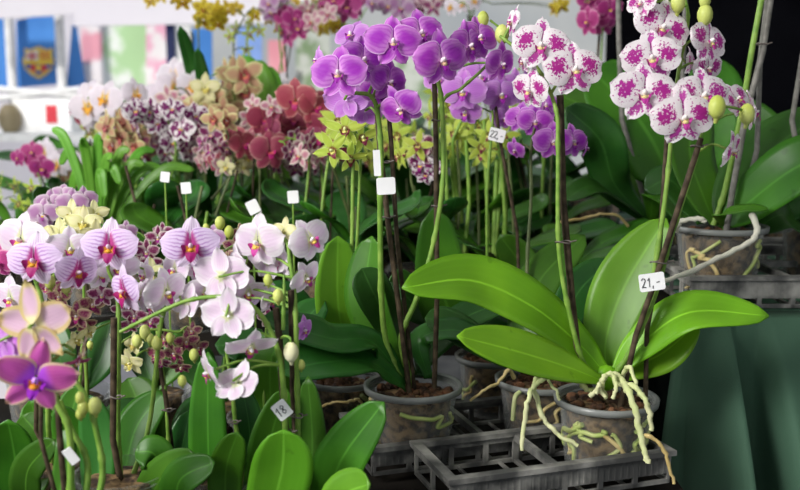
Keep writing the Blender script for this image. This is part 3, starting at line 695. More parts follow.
tube_part(t, 'aerial_root', [P(752, 215, 1.31), P(757, 228, 1.29), P(752, 240, 1.28), P(735, 250, 1.27), P(710, 262, 1.26), P(690, 272, 1.25), P(664, 281, 1.24)], .0042, ROOTW, 6, 8, .8, jit=.0008)
stake(t, [b + Vector((.0, -.02, .07)), P(731, 200, 1.36), P(745, 120, 1.36), P(763, 50, 1.36), P(774, -25, 1.36)], .0046, STAKEG)
stake(t, [b + Vector((.02, .0, .07)), P(757, 150, 1.38), P(760, 60, 1.38), P(770, -20, 1.38)], .004, STAKEG)
tube_part(t, 'flower_stem', [b + Vector((-.01, .0, h)), P(725, 190, 1.38), P(742, 110, 1.37), P(752, 50, 1.36), P(766, -25, 1.36)], .0042, STEM, 8, 8, nodes=12)
clip(t, P(762, 44, 1.35), .008)
t = plant(815, 1.46, CZ + .0045, 'dark leaved orchid with a slanting grey stake at the right edge of the picture', py=240)
b = t.location.copy(); pot(t, b, .05, .042, .09, 2, False)
stake(t, [b + Vector((0, 0, .05)), P(792, 120, 1.4), P(805, 40, 1.4), P(812, -25, 1.4)], .004, STAKEG)
leaf(t, [b + Vector((0, 0, .09)), P(800, 225, 1.42), P(780, 215, 1.4), P(755, 230, 1.4)], .06, (0, -.6, .75), LEAFD)
leaf(t, [b + Vector((0, 0, .09)), P(830, 200, 1.42), P(860, 190, 1.4), P(900, 210, 1.4)], .06, (0, -.6, .75), LEAFD)

FS = 1.14
# ------------------------------------------------------------------ front left plants
def base(t, rt=.047, h=.058, near=False): b = t.location.copy(); pot(t, b, rt, rt * .8, h, 2, near); return b
# F1 white arching
t = plant(285, .94, ZB, 'white orchid on an arching stem with drooping blooms, price tag 18 on its stake'); b = base(t)
top = b + Vector((0, 0, .046))
fr = fls(t, 'blush', [(228, 316, 54, .93, 170, -10, 0), (250, 346, 50, .92, 30, -50, 0), (236, 384, 50, .90, 150, -45, 0), (210, 372, 44, .905, -60, -20, 10)])
spike(t, [top, P(285, 420, .94), P(281, 365, .94), P(270, 330, .94), P(252, 306, .94), P(225, 297, .94), P(190, 300, .94), P(160, 312, .94), P(120, 332, .95)], .0032, fr)
fr = fls(t, 'blush', [(259, 243, 56, .99, -25, 0, 0), (240, 268, 48, 1.0, -60, -15, 10), (221, 276, 56, .98, 165, 0, 0), (248, 292, 40, .99, 20, -35, 0), (310, 240, 46, .98, 40, 12, 25), (305, 278, 38, .98, 55, -15, 30), (268, 262, 40, 1.0, 150, 5, 0), (205, 292, 42, 1.0, 30, -10, 0), (200, 268, 40, 1.02, -30, 10, 0), (232, 302, 38, 1.0, 150, -20, 10), (283, 262, 36, 1.0, -65, 0, 10), (270, 300, 34, 1.0, 70, -20, 0)])
fr += fls(t, 'cream', [(284, 232, 30, .99, -30, 25, 0)])
fr += fls(t, 'striped', [(243, 300, 34, 1.01, 30, -20, 0)])
fr += fls(t, 'lilac', [(303, 330, 30, 1.03, 60, -10, 0)], )
spike(t, [top + Vector((.012, 0, 0)), P(298, 430, .955), P(296, 330, .96), P(294, 290, .97), P(290, 262, .975), P(285, 240, .98), P(262, 235, .99)], .003, fr)
spike(t, [P(283, 330, .955), P(284, 295, .96), P(284, 275, .965)], .0022, [], name='side_branch')
stake(t, [top, P(288, 460, .945), P(283, 395, .95), P(279, 335, .96), P(276, 308, .96)], .0036)
stake(t, [top + Vector((.01, 0, 0)), P(297, 460, .965), P(293, 390, .965), P(291, 290, .965)], .0032)
clip(t, P(286, 432, .94)); clip(t, P(296, 416, .95))
bud(t, P(291, 352, .935), .0105, BUDW); bud(t, P(301, 365, .96), .006, BUD); bud(t, P(268, 280, .955), .0065); bud(t, P(278, 296, .95), .0075); bud(t, P(182, 381, .89), .006)
tube_part(t, 'bud_stalk', [P(281, 338, .95), P(285, 336, .94), P(290, 338, .935), P(291, 343, .935)], .0013, STEM, 5, 6)
for q, w, n, m in (([(270, 520, .93), (282, 470, .915), (284, 430, .905)], .062, (.1, -.95, .2), LEAFM),
                   ([(262, 520, .97), (268, 450, .98), (286, 388, .99)], .045, (.3, -.9, .2), LEAF),
                   ([(300, 520, .98), (312, 450, .99), (308, 376, 1.0)], .034, (-.3, -.9, .2), LEAF),
                   ([(322, 520, .96), (340, 462, .95), (384, 402, .94)], .056, (-.25, -.85, .45), LEAF),
                   ([(325, 530, .9), (345, 495, .88), (370, 484, .86)], .045, (-.1, -.8, .6), LEAFM)):
    leaf(t, [top] + [P(*p) for p in q], w, n, m, b=.6)
# white orchid next to it, upright green stem
t = plant(226, .99, ZB, 'orchid with two tall upright dark leaves below the drooping white blooms'); b = base(t)
top = b + Vector((0, 0, .046))
spike(t, [top, P(241, 470, .97), P(235, 420, .97), P(232, 390, .97), P(226, 350, .97)], .003, [])
clip(t, P(233, 422, .965), .005)
for q, w, n, m in (([(212, 520, 1.0), (208, 440, 1.01), (208, 352, 1.02)], .042, (0, -1, .1), LEAF), ([(226, 520, .95), (226, 470, .94), (238, 432, .93)], .036, (.1, -.95, .2), LEAF),
                   ([(245, 520, 1.03), (250, 440, 1.04), (242, 385, 1.05)], .035, (.1, -.95, .1), LEAFD), ([(200, 500, 1.05), (180, 470, 1.06), (190, 410, 1.08)], .045, (.1, -.9, .3), LEAFD)):
    leaf(t, [top] + [P(*p) for p in q], w, n, m, b=.58)
# F2 striped
t = plant(117, 1.0, ZB, 'lilac orchid with finely striped petals on a dark stake left of the white cluster'); b = base(t)
top = b + Vector((0, 0, .046))
fr = fls(t, 'striped', [(110, 247, 54, .99, 0, 5, 0), (126, 291, 50, .97, -42, -8, 10), (191, 246, 54, .99, 8, 6, 0)])
fr2 = fls(t, 'blush', [(165, 292, 50, .97, 55, -10, 10), (118, 268, 40, 1.02, 20, -10, 0), (146, 275, 34, 1.03, -50, 0, 0), (176, 270, 40, 1.02, -40, 5, 0), (152, 306, 34, .97, -70, -30, 0), (186, 302, 40, .98, 140, -20, 20), (142, 296, 36, .99, -55, 10, -10), (100, 275, 34, 1.02, 50, 0, 0)])
spike(t, [top, P(118, 420, 1.), P(119, 330, 1.), P(116, 290, 1.01), P(108, 268, 1.01), P(112, 250, 1.01)], .003, fr[:2])
spike(t, [top + Vector((.01, .01, 0)), P(150, 420, 1.03), P(160, 330, 1.03), P(172, 285, 1.03), P(188, 255, 1.02)], .003, fr[2:] + fr2)
stake(t, [top, P(113, 440, .99), P(114, 330, .99), P(114, 318, .99)], .0036)
clip(t, P(116, 397, .985), .006)
for q, w, n, m in (([(140, 520, 1.0), (160, 480, .98), (196, 455, .96)], .045, (0, -.8, .6), LEAF), ([(120, 500, 1.04), (135, 430, 1.08), (165, 392, 1.1)], .05, (0, -.8, .6), LEAF), ([(170, 520, .95), (180, 480, .93), (215, 462, .92)], .04, (-.2, -.85, .5), LEAF),
                   ([(110, 480, 1.06), (120, 420, 1.1), (160, 415, 1.12)], .05, (0, -.6, .8), LEAFD), ([(100, 500, 1.), (98, 440, 1.02), (90, 395, 1.03)], .04, (0, -.9, .2), LEAFD)):
    leaf(t, [top] + [P(*p) for p in q], w, n, m, b=.6)
# second striped, far left
t = plant(50, 1.03, ZB, 'lilac striped orchid at the left edge, above the peach and rosy blooms'); b = base(t)
top = b + Vector((0, 0, .046))
fr = fls(t, 'striped', [(35, 261, 54, .98, -5, 5, 0), (76, 272, 46, .97, 55, -8, -10), (4, 352, 40, .95, -30, 0, 0)])
fr += fls(t, 'blush', [(22, 240, 56, 1.02, -20, 5, 0), (70, 250, 46, 1.02, 25, 10, 0), (12, 298, 44, 1.0, -20, -10, 0), (30, 300, 30, 1.02, 30, -30, 0)])
fr += fls(t, 'magenta', [(-2, 262, 36, 1.0, 0, 0, 0)])
spike(t, [top, P(48, 420, 1.02), P(50, 340, 1.01), P(42, 300, 1.0), P(34, 275, 1.0), P(40, 262, 1.01)], .0032, fr)
stake(t, [top, P(36, 430, 1.03), P(38, 300, 1.03)], .0026)
for q, w, n, m in (([(20, 520, 1.0), (15, 460, .98), (8, 420, .96)], .05, (.1, -.85, .5), LEAF), ([(60, 500, 1.05), (40, 440, 1.06), (22, 415, 1.07)], .05, (.3, -.8, .4), LEAF), ([(70, 500, 1.05), (75, 450, 1.06), (60, 405, 1.06)], .045, (.0, -.9, .4), LEAF),
                   ([(30, 500, .95), (28, 470, .93), (55, 440, .92)], .035, (.0, -.9, .4), LEAF)):
    leaf(t, [top] + [P(*p) for p in q], w, n, m, b=.6)
# F3 rosy
t = plant(62, .84, ZB, 'rosy pink orchid with tan edged petals in the lower left corner'); b = base(t, .045)
top = b + Vector((0, 0, .046))
fr = fls(t, 'rosy', [(36, 378, 82, .80, 12, -8, -14)]); fr += fls(t, 'peach', [(33, 326, 84, .82, 168, 0, -8)]); fr += fls(t, 'lilac', [(4, 340, 60, .84, 150, 0, 0)]); fr += fls(t, 'magenta', [(76, 362, 26, .84, 40, -60, 0)]); fr += fls(t, 'peach', [(80, 352, 34, .84, 110, -20, 0)])
spike(t, [top, P(70, 440, .84), P(58, 405, .84), P(50, 380, .84), P(45, 350, .835), P(40, 335, .835)], .0036, fr)
spike(t, [top + Vector((.01, 0, 0)), P(102, 480, .85), P(96, 430, .85), P(86, 398, .85), P(72, 378, .85), P(62, 378, .845)], .0034, [])
spike(t, [top + Vector((.004, 0, 0)), P(88, 470, .85), P(72, 430, .85), P(60, 400, .85)], .0036, [], name='side_branch')
stake(t, [top, P(41, 440, .84), P(41, 395, .84)], .0022); stake(t, [top, P(60, 440, .86), P(57, 395, .86)], .003)
for x, y, r in ((80, 398, .006), (83, 408, .007), (95, 406, .0085), (80, 414, .0055)): bud(t, P(x, y, .84), r)
leaf(t, [top, P(60, 500, .86), P(66, 450, .87), P(62, 430, .88)], .02, (0, -.9, .4), LEAF)
# F4 speckled
t = plant(170, 1.07, ZB, 'brown speckled small flowered orchid under the white arching stem'); b = base(t)
top = b + Vector((0, 0, .046))
fr = fls(t, 'speckled', [(186, 342, 26, 1.05, 20, 0, 0), (175, 353, 26, 1.04, -20, -10, 20), (197, 348, 24, 1.06, 40, 0, 0), (157, 355, 26, 1.05, -30, 0, 0), (181, 366, 24, 1.04, 0, -40, 0), (192, 332, 22, 1.07, 0, 20, 0), (165, 340, 22, 1.07, -10, 20, 0)])
fr += fls(t, 'cream', [(131, 362, 32, 1.03, -20, -20, 0), (116, 345, 24, 1.04, -60, -20, 0), (134, 345, 24, 1.05, -20, 10, 0)]) + fls(t, 'plum', [(135, 316, 26, 1.06, 0, 0, 0), (150, 322, 22, 1.06, 20, 0, 0), (122, 310, 22, 1.07, 10, 0, 0), (162, 362, 20, 1.05, 0, -30, 0)])
spike(t, [top, P(170, 460, 1.06), P(166, 400, 1.06), P(161, 365, 1.06), P(150, 345, 1.06), P(150, 330, 1.06), P(180, 332, 1.06)], .0025, fr)
stake(t, [top, P(172, 450, 1.06), P(166, 400, 1.06), P(160, 362, 1.06)], .0028); clip(t, P(167, 410, 1.05), .006)
for x, y, r in ((145, 332, .0085), (137, 341, .0075), (157, 343, .0085), (170, 338, .0065), (194, 355, .0075), (150, 338, .006)): bud(t, P(x, y, 1.03), r)
for q, w, n, m in (([(150, 470, 1.1), (140, 410, 1.13), (128, 378, 1.15)], .06, (0, -.8, .5), LEAF), ([(180, 470, 1.1), (195, 420, 1.13), (215, 400, 1.15)], .05, (0, -.8, .5), LEAFD), ([(170, 490, 1.02), (155, 455, 1.0), (135, 452, 1.)], .04, (0, -.7, .6), LEAF)):
    leaf(t, [top] + [P(*p) for p in q], w, n, m, b=.6)
t = plant(82, 1.12, ZB, 'brown speckled orchid between the two striped lilac orchids'); b = base(t)
top = b + Vector((0, 0, .046))
fr = fls(t, 'speckled', [(77, 316, 32, 1.03, 0, -5, 0), (92, 305, 28, 1.05, 30, 10, 0), (60, 297, 28, 1.05, -10, 0, 0), (48, 288, 26, 1.06, -20, 0, 0), (84, 324, 24, 1.04, 20, -30, 0)])
fr += fls(t, 'plum', [(102, 295, 28, 1.04, 10, 0, 0), (60, 310, 24, 1.05, 0, -10, 0), (130, 325, 22, 1.06, 20, -10, 0), (66, 286, 22, 1.06, 0, 10, 0)]) + fls(t, 'cream', [(75, 340, 26, 1.03, 60, -20, 30), (88, 332, 20, 1.04, 70, 0, 0)])
spike(t, [top, P(88, 440, 1.08), P(86, 370, 1.06), P(80, 330, 1.06), P(66, 305, 1.06), P(56, 292, 1.07)], .0024, fr)
for x, y, r in ((66, 288, .007), (50, 282, .008), (90, 345, .005), (20, 350, .006)): bud(t, P(x, y, 1.02), r)
stake(t, [top, P(90, 440, 1.1), P(84, 340, 1.08)], .0026)
for q, w, n in (([(90, 480, 1.12), (70, 430, 1.14), (80, 385, 1.15)], .05, (0, -.8, .5)), ([(70, 480, 1.12), (45, 440, 1.14), (30, 400, 1.15)], .05, (.2, -.8, .5)), ([(60, 480, 1.12), (20, 470, 1.1), (0, 440, 1.1)], .05, (0, -.8, .5))):
    leaf(t, [top] + [P(*p) for p in q], w, n, LEAF, b=.6)
# cream green cluster and mauve ones
def simple(px, D, z, lab, groups, path, leaves=(), r=.0026, near=False, st=True, mat=None, buds=(), far=False, h=.075, rt=.048):
    t = plant(px, D, z, lab); b = t.location.copy(); pot(t, b, rt, rt * .8, h, 2, near); top = b + Vector((0, 0, h * .9)); fr = []
    for v, l in groups: fr += fls(t, v, l, far)
    spike(t, [top] + [P(*p) for p in path], r, fr, mat)
    if st: stake(t, [top + Vector((.006, .004, 0))] + [P(p[0] + 4, p[1], p[2] + .01) for p in path[:-1]], r * .9, STAKE)
    for x, y, d, rr in buds: bud(t, P(x, y, d), rr)
    for q, w, n, m in leaves: leaf(t, [top] + [P(*p) for p in q], w, n, m, nv=6, nu=18)
    return t
UP = (0, -.85, .45)
simple(75, 1.22, ZB, 'pale green and cream orchid behind the striped lilac one at left', [('cream', [(60, 235, 34, 1.2, -10, 10, 0), (84, 224, 36, 1.21, 0, 20, 0), (97, 236, 32, 1.2, 20, 0, 0), (52, 240, 26, 1.2, -30, 0, 0), (72, 215, 30, 1.22, 0, 20, 0), (95, 214, 26, 1.23, 30, 10, 0)]), ('plum', [(96, 250, 24, 1.2, 0, 0, 0)])],
       [(80, 380, 1.22), (84, 300, 1.22), (80, 250, 1.22), (76, 225, 1.22)], [([(60, 360, 1.24), (50, 320, 1.26)], .05, UP, LEAFD), ([(100, 360, 1.24), (110, 320, 1.26)], .05, UP, LEAFD)])
simple(40, 1.34, ZB, 'mauve orchid with dusty pink blooms behind the cream one at left', [('mauve', [(44, 214, 30, 1.33, 0, 0, 0), (50, 204, 28, 1.34, 10, 10, 0), (72, 204, 30, 1.34, 10, 5, 0), (84, 200, 26, 1.35, 30, 5, 0), (38, 222, 24, 1.33, -20, -10, 0), (62, 196, 26, 1.36, 0, 20, 0)])],
       [(50, 340, 1.34), (54, 260, 1.34), (50, 215, 1.34), (70, 200, 1.35)], [([(30, 320, 1.34), (15, 290, 1.35)], .05, UP, LEAFD)])
simple(155, 1.26, ZB, 'dusky plum small flowered orchid behind between the two right striped blooms', [('plum', [(147, 252, 26, 1.25, 0, 0, 0), (158, 238, 24, 1.26, 10, 10, 0), (140, 262, 22, 1.25, -20, 0, 0), (163, 232, 20, 1.27, 20, 20, 0), (152, 262, 22, 1.25, 10, -20, 0), (136, 246, 20, 1.26, -20, 10, 0)]), ('mauve', [(126, 232, 22, 1.28, 0, 0, 0)]), ('cream', [(152, 272, 30, 1.22, 10, -10, 0)])],
       [(158, 360, 1.26), (156, 290, 1.26), (152, 255, 1.26), (158, 236, 1.26)], [([(140, 350, 1.28), (130, 300, 1.3)], .05, UP, LEAFD), ([(175, 360, 1.28), (190, 330, 1.3)], .05, UP, LEAF)])
simple(222, 1.22, ZB, 'yellow budded orchid with speckled blooms peeping over the white cluster', [('speckled', [(236, 246, 26, 1.2, 10, 0, 0), (228, 256, 22, 1.2, -20, 0, 0), (240, 234, 20, 1.21, 30, 10, 0)]), ('mauve', [(213, 238, 26, 1.2, -10, 0, 0), (200, 250, 22, 1.2, -10, 0, 0)])],
       [(226, 340, 1.22), (226, 270, 1.22), (222, 245, 1.22), (220, 228, 1.22)], [([(240, 360, 1.24), (262, 330, 1.24)], .05, UP, LEAFD), ([(200, 370, 1.24), (190, 340, 1.24)], .05, UP, LEAFD)],
       buds=((220, 223, 1.2, .009), (229, 232, 1.2, .0085), (242, 232, 1.21, .007), (206, 228, 1.2, .006)))
simple(262, 1.16, ZB, 'green leafed orchid hidden behind the pair of brown stakes', [('plum', [(268, 318, 22, 1.15, 0, 0, 0)])], [(264, 400, 1.15), (266, 330, 1.15)],
       [([(270, 400, 1.15), (275, 350, 1.14), (320, 345, 1.12)], .06, (0, -.6, .8), LEAF), ([(262, 400, 1.18), (250, 350, 1.2), (215, 345, 1.2)], .06, (0, -.6, .8), LEAFD), ([(285, 400, 1.2), (300, 330, 1.22), (325, 300, 1.24)], .05, (0, -.8, .5), LEAFD)], st=False)
# tags
price_tag(P(652, 282, 1.04), SZ(26, 1.04), SZ(18, 1.04), 8, 'white price tag reading 21 clipped to the slanting brown stakes', '21,-', 0, 5)
price_tag(P(282, 410, .925), SZ(16, .925), SZ(19, .925), 36, 'white diamond shaped price tag reading 18 among front leaves', '18', 10, 5, cw=.4)
price_tag(P(386, 186, 1.12), SZ(19, 1.12), SZ(17, 1.12), 3, 'blank white tag on the violet orchid stakes at the centre', '', 10, 0)
price_tag(P(377, 163, 1.12), SZ(7, 1.12), SZ(26, 1.12), 3, 'narrow white tag edge just above the blank centre tag', '', 10, 0)
price_tag(P(497, 135, 1.385), SZ(16, 1.385), SZ(13, 1.385), -14, 'small slanted white price tag reading 22 under the pale lilac blooms', '22,-', -5, 0)
price_tag(P(71, 456, .835), SZ(10, .83), SZ(19, .83), 32, 'slanted white tag on the thick green stem in the lower left corner', '', 20, 0)
# ------------------------------------------------------------------ rows of orchids behind
def bp(px, D, label, blooms, topy=None, z=ZK, nleaf=5, ll=.19, lw=.062, mats=(LEAF, LEAFD), sticks=1, arch=0, tall=None, r=.0026, buds=0, lean=None, smat=None):
    """blooms: (variety, cx, cy, sx, sy, count, width px)"""
    t = plant(px, D, z, label, py=250); b = t.location.copy(); pot(t, b, .052, .042, .085, 0, False); top = b + Vector((0, 0, .078)); fr = []
    for v, cx, cy, sx, sy, n, w in blooms:
        placed = []
        for k in range(n):
            for _ in range(14):
                x = cx + R.uniform(-1, 1) * sx; y = cy + R.uniform(-1, 1) * sy
                if all(math.hypot(x - a, y - c) > w * .5 for a, c in placed): break
            placed.append((x, y)); yaw = R.uniform(-45, 45) + 25 * (x - cx) / max(1, sx)
            q = P(x, y, D + R.uniform(-.06, .06)); M = flower(t, v, q, SZ(w * R.uniform(.85, 1.1), D), yaw, R.uniform(-20, 15), R.uniform(-15, 15), True); fr.append((q, M))
    if blooms:
        cx = sum(b_[1] * b_[5] for b_ in blooms) / sum(b_[5] for b_ in blooms); cy = min(b_[2] - b_[4] for b_ in blooms); sx = max(b_[3] for b_ in blooms)
        lo = max(b_[2] + b_[4] for b_ in blooms)
        dirn = 1 if R.random() < .5 else -1
        H = P(cx - dirn * sx * .5, lo, D); spike(t, [top, top.lerp(H, .5) + Vector((R.uniform(-.01, .01), 0, 0)), H, P(cx - dirn * sx * .3, (lo + cy) / 2, D), P(cx + dirn * sx * .2, cy + 3, D), P(cx + dirn * sx * .8, cy + 6, D - .02)], r, fr, smat or R.choice([STEM, STEM, STEMD]), n=6)
        for k in range(sticks):
            stake(t, [top + Vector((R.uniform(-.02, .02), .005, -.02)), P(cx - dirn * sx * .5 + R.uniform(-8, 8), lo + R.uniform(0, 10), D + .02)], r * (.8 if not smat else 1.1), smat or R.choice([STAKE, STEMD, STAKE]))
    a0 = R.uniform(0, 6)
    for k in range(nleaf):
        a = a0 + k * 2.4; l = ll * R.uniform(.7, 1.15); d = Vector((cos(a), sin(a) * .7, 0)); up = R.uniform(.35, 1.0)
        leaf(t, [top, top + d * l * .35 + Vector((0, 0, l * .45 * up)), top + d * l * .7 + Vector((0, 0, l * .62 * up)), top + d * l * (1.05 - .3 * up) + Vector((0, 0, l * (.85 * up - .1)))], lw * R.uniform(.8, 1.15), (-d.x * .7, -d.y * .7 - .3, .7), R.choice(mats), nv=6, nu=15)
    return t
bp(118, 2.05, 'white orchid with orange throats directly below the bright banner', [('orange_throat', 112, 108, 30, 16, 8, 32)])
bp(84, 2.2, 'small red and green orchid at the left end of the blurred row', [('crimson', 85, 112, 12, 10, 4, 20), ('lime', 100, 124, 14, 8, 5, 20)])
bp(186, 2.1, 'pale pink orchid with orange throats beside the dark blue post', [('orange_throat', 184, 88, 22, 14, 6, 34)])
bp(158, 1.85, 'white orchid with dark purple blotches left in the blurred row', [('dark_blotch', 158, 118, 24, 14, 10, 22), ('dark_blotch', 178, 146, 14, 8, 4, 22)])
bp(196, 1.88, 'dark purple blotched orchid right of the white blotched one', [('dark_blotch', 192, 128, 14, 14, 6, 22), ('plum', 200, 145, 16, 12, 6, 20)])
bp(128, 1.9, 'faded tan and brown orchid left of the blotched purple one', [('tan', 122, 132, 20, 18, 8, 26), ('speckled', 135, 150, 14, 8, 4, 22)])
bp(238, 2.0, 'tan orchid with red centres in the middle of the blurred row', [('tan', 238, 82, 16, 12, 4, 34), ('tan', 218, 104, 20, 12, 5, 30)])
bp(212, 1.95, 'tan orchid with brown centres lower in the blurred row', [('tan', 208, 116, 16, 16, 7, 28), ('pinkmix', 236, 122, 16, 8, 5, 22)])
bp(258, 1.72, 'dusty red orchid with large blooms at the centre of the blurred row', [('red', 258, 146, 20, 8, 3, 34), ('red', 236, 140, 10, 8, 2, 28)])
bp(284, 1.82, 'deep crimson orchid just right of the dusty red one', [('crimson', 280, 128, 16, 12, 6, 28), ('pinkmix', 258, 112, 14, 10, 4, 22)])
bp(312, 1.75, 'red orchid with big blooms left of the lime green one', [('red', 303, 106, 12, 8, 3, 34), ('crimson', 322, 138, 12, 12, 4, 34)])
bp(268, 1.98, 'pink and cream orchid with many small blooms under the red ones', [('pinkmix', 262, 128, 34, 14, 14, 20)])
bp(182, 1.98, 'cream and pink orchid between the tan and the blotched ones', [('pinkmix', 182, 112, 26, 18, 10, 22), ('cream', 205, 96, 14, 10, 4, 24)])
bp(142, 2.0, 'dusky plum and green orchid left of the blotched orchids', [('plum', 140, 138, 20, 16, 8, 22), ('lime', 110, 140, 16, 12, 4, 18)])
bp(292, 1.68, 'small mottled plum orchid in front of the crimson one', [('plum', 288, 146, 22, 10, 7, 20), ('pinkmix', 312, 152, 14, 10, 5, 22)])
bp(228, 1.7, 'cream and plum mottled orchid in front of the dusty red one', [('plum', 216, 142, 14, 8, 5, 20), ('cream', 240, 160, 14, 8, 4, 20), ('tan', 222, 126, 12, 8, 3, 26)])
bp(240, 1.78, 'pink mottled orchid low in the row below the tan ones', [('pinkmix', 225, 156, 24, 10, 9, 22), ('red', 226, 160, 10, 6, 2, 26)])
bp(302, 1.9, 'mottled plum and cream orchid low in the row above the white tags', [('plum', 296, 158, 24, 12, 12, 20), ('cream', 290, 145, 22, 8, 4, 20)])
bp(276, 2.25, 'white and yellow orchid high behind the red ones', [('orange_throat', 278, 92, 16, 8, 4, 32), ('cream', 285, 100, 14, 6, 3, 24)])
bp(205, 2.4, 'golden yellow spotted orchid high at the top left', [('golden', 206, 14, 12, 10, 5, 20), ('golden', 168, -3, 18, 5, 4, 17)], z=ZK)
bp(252, 2.45, 'sparse yellow green orchid at the top beside the golden one', [('golden', 254, 16, 26, 10, 5, 16), ('lime', 240, 34, 20, 16, 6, 14)], z=ZK)
bp(292, 2.4, 'dusky magenta orchid high at the top among stems', [('magenta', 290, 24, 8, 14, 6, 22), ('mauve', 278, 8, 12, 8, 4, 22)], z=ZK)
bp(262, 2.6, 'orange yellow orchid at the top edge, left of the magenta one', [('golden', 272, 6, 20, 6, 3, 18), ('tan', 318, 16, 16, 10, 4, 22)], z=ZK)
bp(345, 2.35, 'magenta orchid at the top edge behind the violet one', [('magenta', 342, 2, 20, 6, 4, 24), ('pinkmix', 318, 14, 12, 8, 3, 22)], z=ZK)
bp(392, 2.5, 'pink orchid at the top edge behind the violet blooms', [('mauve', 392, 4, 22, 6, 5, 22), ('golden', 330, 26, 8, 8, 3, 18)], z=ZK)
bp(432, 2.45, 'plum orchid at the top edge right of the violet blooms', [('plum', 428, 3, 14, 5, 3, 22), ('golden', 560, 6, 6, 6, 2, 18)], z=ZK)
bp(320, 1.6, 'lime green orchid left of the centre stems', [('lime', 334, 134, 8, 14, 3, 36)], nleaf=4)
bp(425, 1.62, 'purple and white small orchid between the centre stems', [('plum', 424, 150, 8, 8, 4, 22), ('lime', 408, 146, 14, 14, 4, 28), ('dark_blotch', 424, 172, 8, 8, 3, 22)])
bp(462, 1.66, 'lime green orchid behind, right of the centre stems', [('lime', 468, 124, 18, 10, 5, 32), ('lime', 452, 140, 10, 8, 3, 28)], sticks=2, r=.0034, smat=STEM)
bp(498, 1.6, 'lime green orchid behind the tag 22, with thick green stems', [('lime', 494, 146, 14, 12, 5, 28)], sticks=2, r=.0038, smat=STEM)
bp(445, 2.05, 'yellow green orchid seen between the violet and lilac blooms', [('lime', 450, 104, 26, 22, 9, 26)], sticks=2, smat=STEM)
bp(385, 2.1, 'yellow green orchid directly behind the violet stems', [('lime', 390, 140, 24, 20, 8, 28)], sticks=2, smat=STEM)
bp(540, 1.9, 'yellowish orchid behind the spotted blooms', [('lime', 520, 80, 16, 20, 5, 22)], sticks=2, z=ZK)
bp(516, 2.3, 'orchid with grey stems and white blooms at the top centre', [('orange_throat', 462, 4, 14, 5, 3, 18)], sticks=3, z=ZK)
for px, D, sp_ in ((449, 1.58, ((444, 120), (447, 200), (450, 290))), (470, 1.6, ((466, 140), (469, 200), (468, 290))), (488, 1.62, ((484, 120), (487, 200), (492, 290))), (508, 1.59, ((500, 150), (504, 200), (513, 290))), (541, 1.78, ((546, 100), (542, 200), (538, 290)))):
    t = bp(px, D, {449: 'bare green stemmed orchid just right of the centre dark stake', 470: 'bare green stemmed orchid below the lime blooms right of centre', 488: 'bare green stemmed orchid left of the tag 22', 508: 'bare green stemmed orchid right of the tag 22', 541: 'bare green stemmed orchid left of the spotted orchid stake'}[px], [], nleaf=4, ll=.16, lw=.06)
    b0 = t.location + Vector((0, 0, .07))
    for dx in (0, R.choice((-9, 8))):
        tube_part(t, 'flower_stem', [b0] + [P(x + dx, y, D) for x, y in sp_[::-1]], .0038 if not dx else .003, STEM if not dx else STEMD, 8, 8, .8, nodes=8)
# foliage rows where only leaves and bare stems show
extra = [(150, 1.62, 'at the left of the front blurred row'), (196, 1.6, 'under the white tags at left'), (240, 1.58, 'under the diamond white tag'), 
         (170, 2.2, 'behind the blotched orchids'), (220, 2.3, 'behind the tan orchids'), (262, 2.2, 'behind the red orchids'), (305, 2.25, 'behind the crimson orchid'), (350, 2.0, 'behind the lime orchid'), (415, 1.85, 'behind the centre stems'),
         (470, 2.1, 'behind the thick green stems'), (548, 1.75, 'behind the spotted orchid stake'), (500, 2.4, 'far back at centre')]
for px, D, where in extra:
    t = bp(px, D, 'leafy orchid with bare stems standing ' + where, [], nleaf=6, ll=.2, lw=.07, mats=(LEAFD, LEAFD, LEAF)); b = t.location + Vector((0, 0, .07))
    for k in range(3):
        stake(t, [b + Vector((R.uniform(-.025, .025), 0, 0)), b + Vector((R.uniform(-.05, .05), R.uniform(-.03, .03), R.uniform(.1, .2)))], .0026, R.choice([STEM, STEMD, STAKE]))
for k, (px, D, where) in enumerate(((120, 2.75, 'at the far left end of the last row'), (185, 2.7, 'behind the golden orchid'), (250, 2.8, 'behind the white tags in the last row'), (320, 2.75, 'behind the magenta top blooms'), (385, 2.7, 'of the last row behind the violet blooms'),
                     (440, 2.8, 'of the last row behind the tag 22'), (490, 2.7, 'of the last row behind the lilac blooms'), (535, 2.75, 'of the last row behind the lower violet blooms'), (465, 1.9, 'between the lime orchids and the tag 22'), (565, 2.2, 'behind the lower violet blooms'))):
    bp(px, D, 'tall leafy orchid ' + where, [], nleaf=8, ll=.36, lw=.1, mats=(LEAFD, LEAF))
# big leafed orchids behind on the right
t = plant(650, 1.62, ZT + .006, 'broad leaved orchid in a small dirty pot left of the scratched pot', py=240); b = t.location.copy(); pot(t, b, .046, .037, .082, 4, True); top = b + Vector((0, 0, .08))
for q, w, n, m in (([(668, 180, 1.64), (640, 120, 1.66), (590, 68, 1.68)], .165, (.25, -.9, .3), LEAF), ([(615, 185, 1.58), (600, 140, 1.55), (566, 108, 1.52)], .075, (-.4, -.7, .55), LEAFD), ([(700, 160, 1.68), (715, 100, 1.7), (700, 60, 1.7)], .1, (-.2, -.9, .3), LEAF),
                   ([(615, 196, 1.58), (590, 186, 1.55), (565, 200, 1.52)], .05, (0, -.5, .85), LEAFD), ([(655, 195, 1.55), (675, 200, 1.5), (690, 225, 1.46)], .06, (0, -.6, .8), LEAF), ([(690, 190, 1.7), (740, 170, 1.75), (800, 190, 1.8)], .09, (0, -.6, .8), LEAFD),
                   ([(640, 170, 1.7), (610, 120, 1.78), (560, 95, 1.82)], .1, (.1, -.9, .4), LEAF)):
    leaf(t, [top] + [P(*p) for p in q], w, n, m, b=.6)
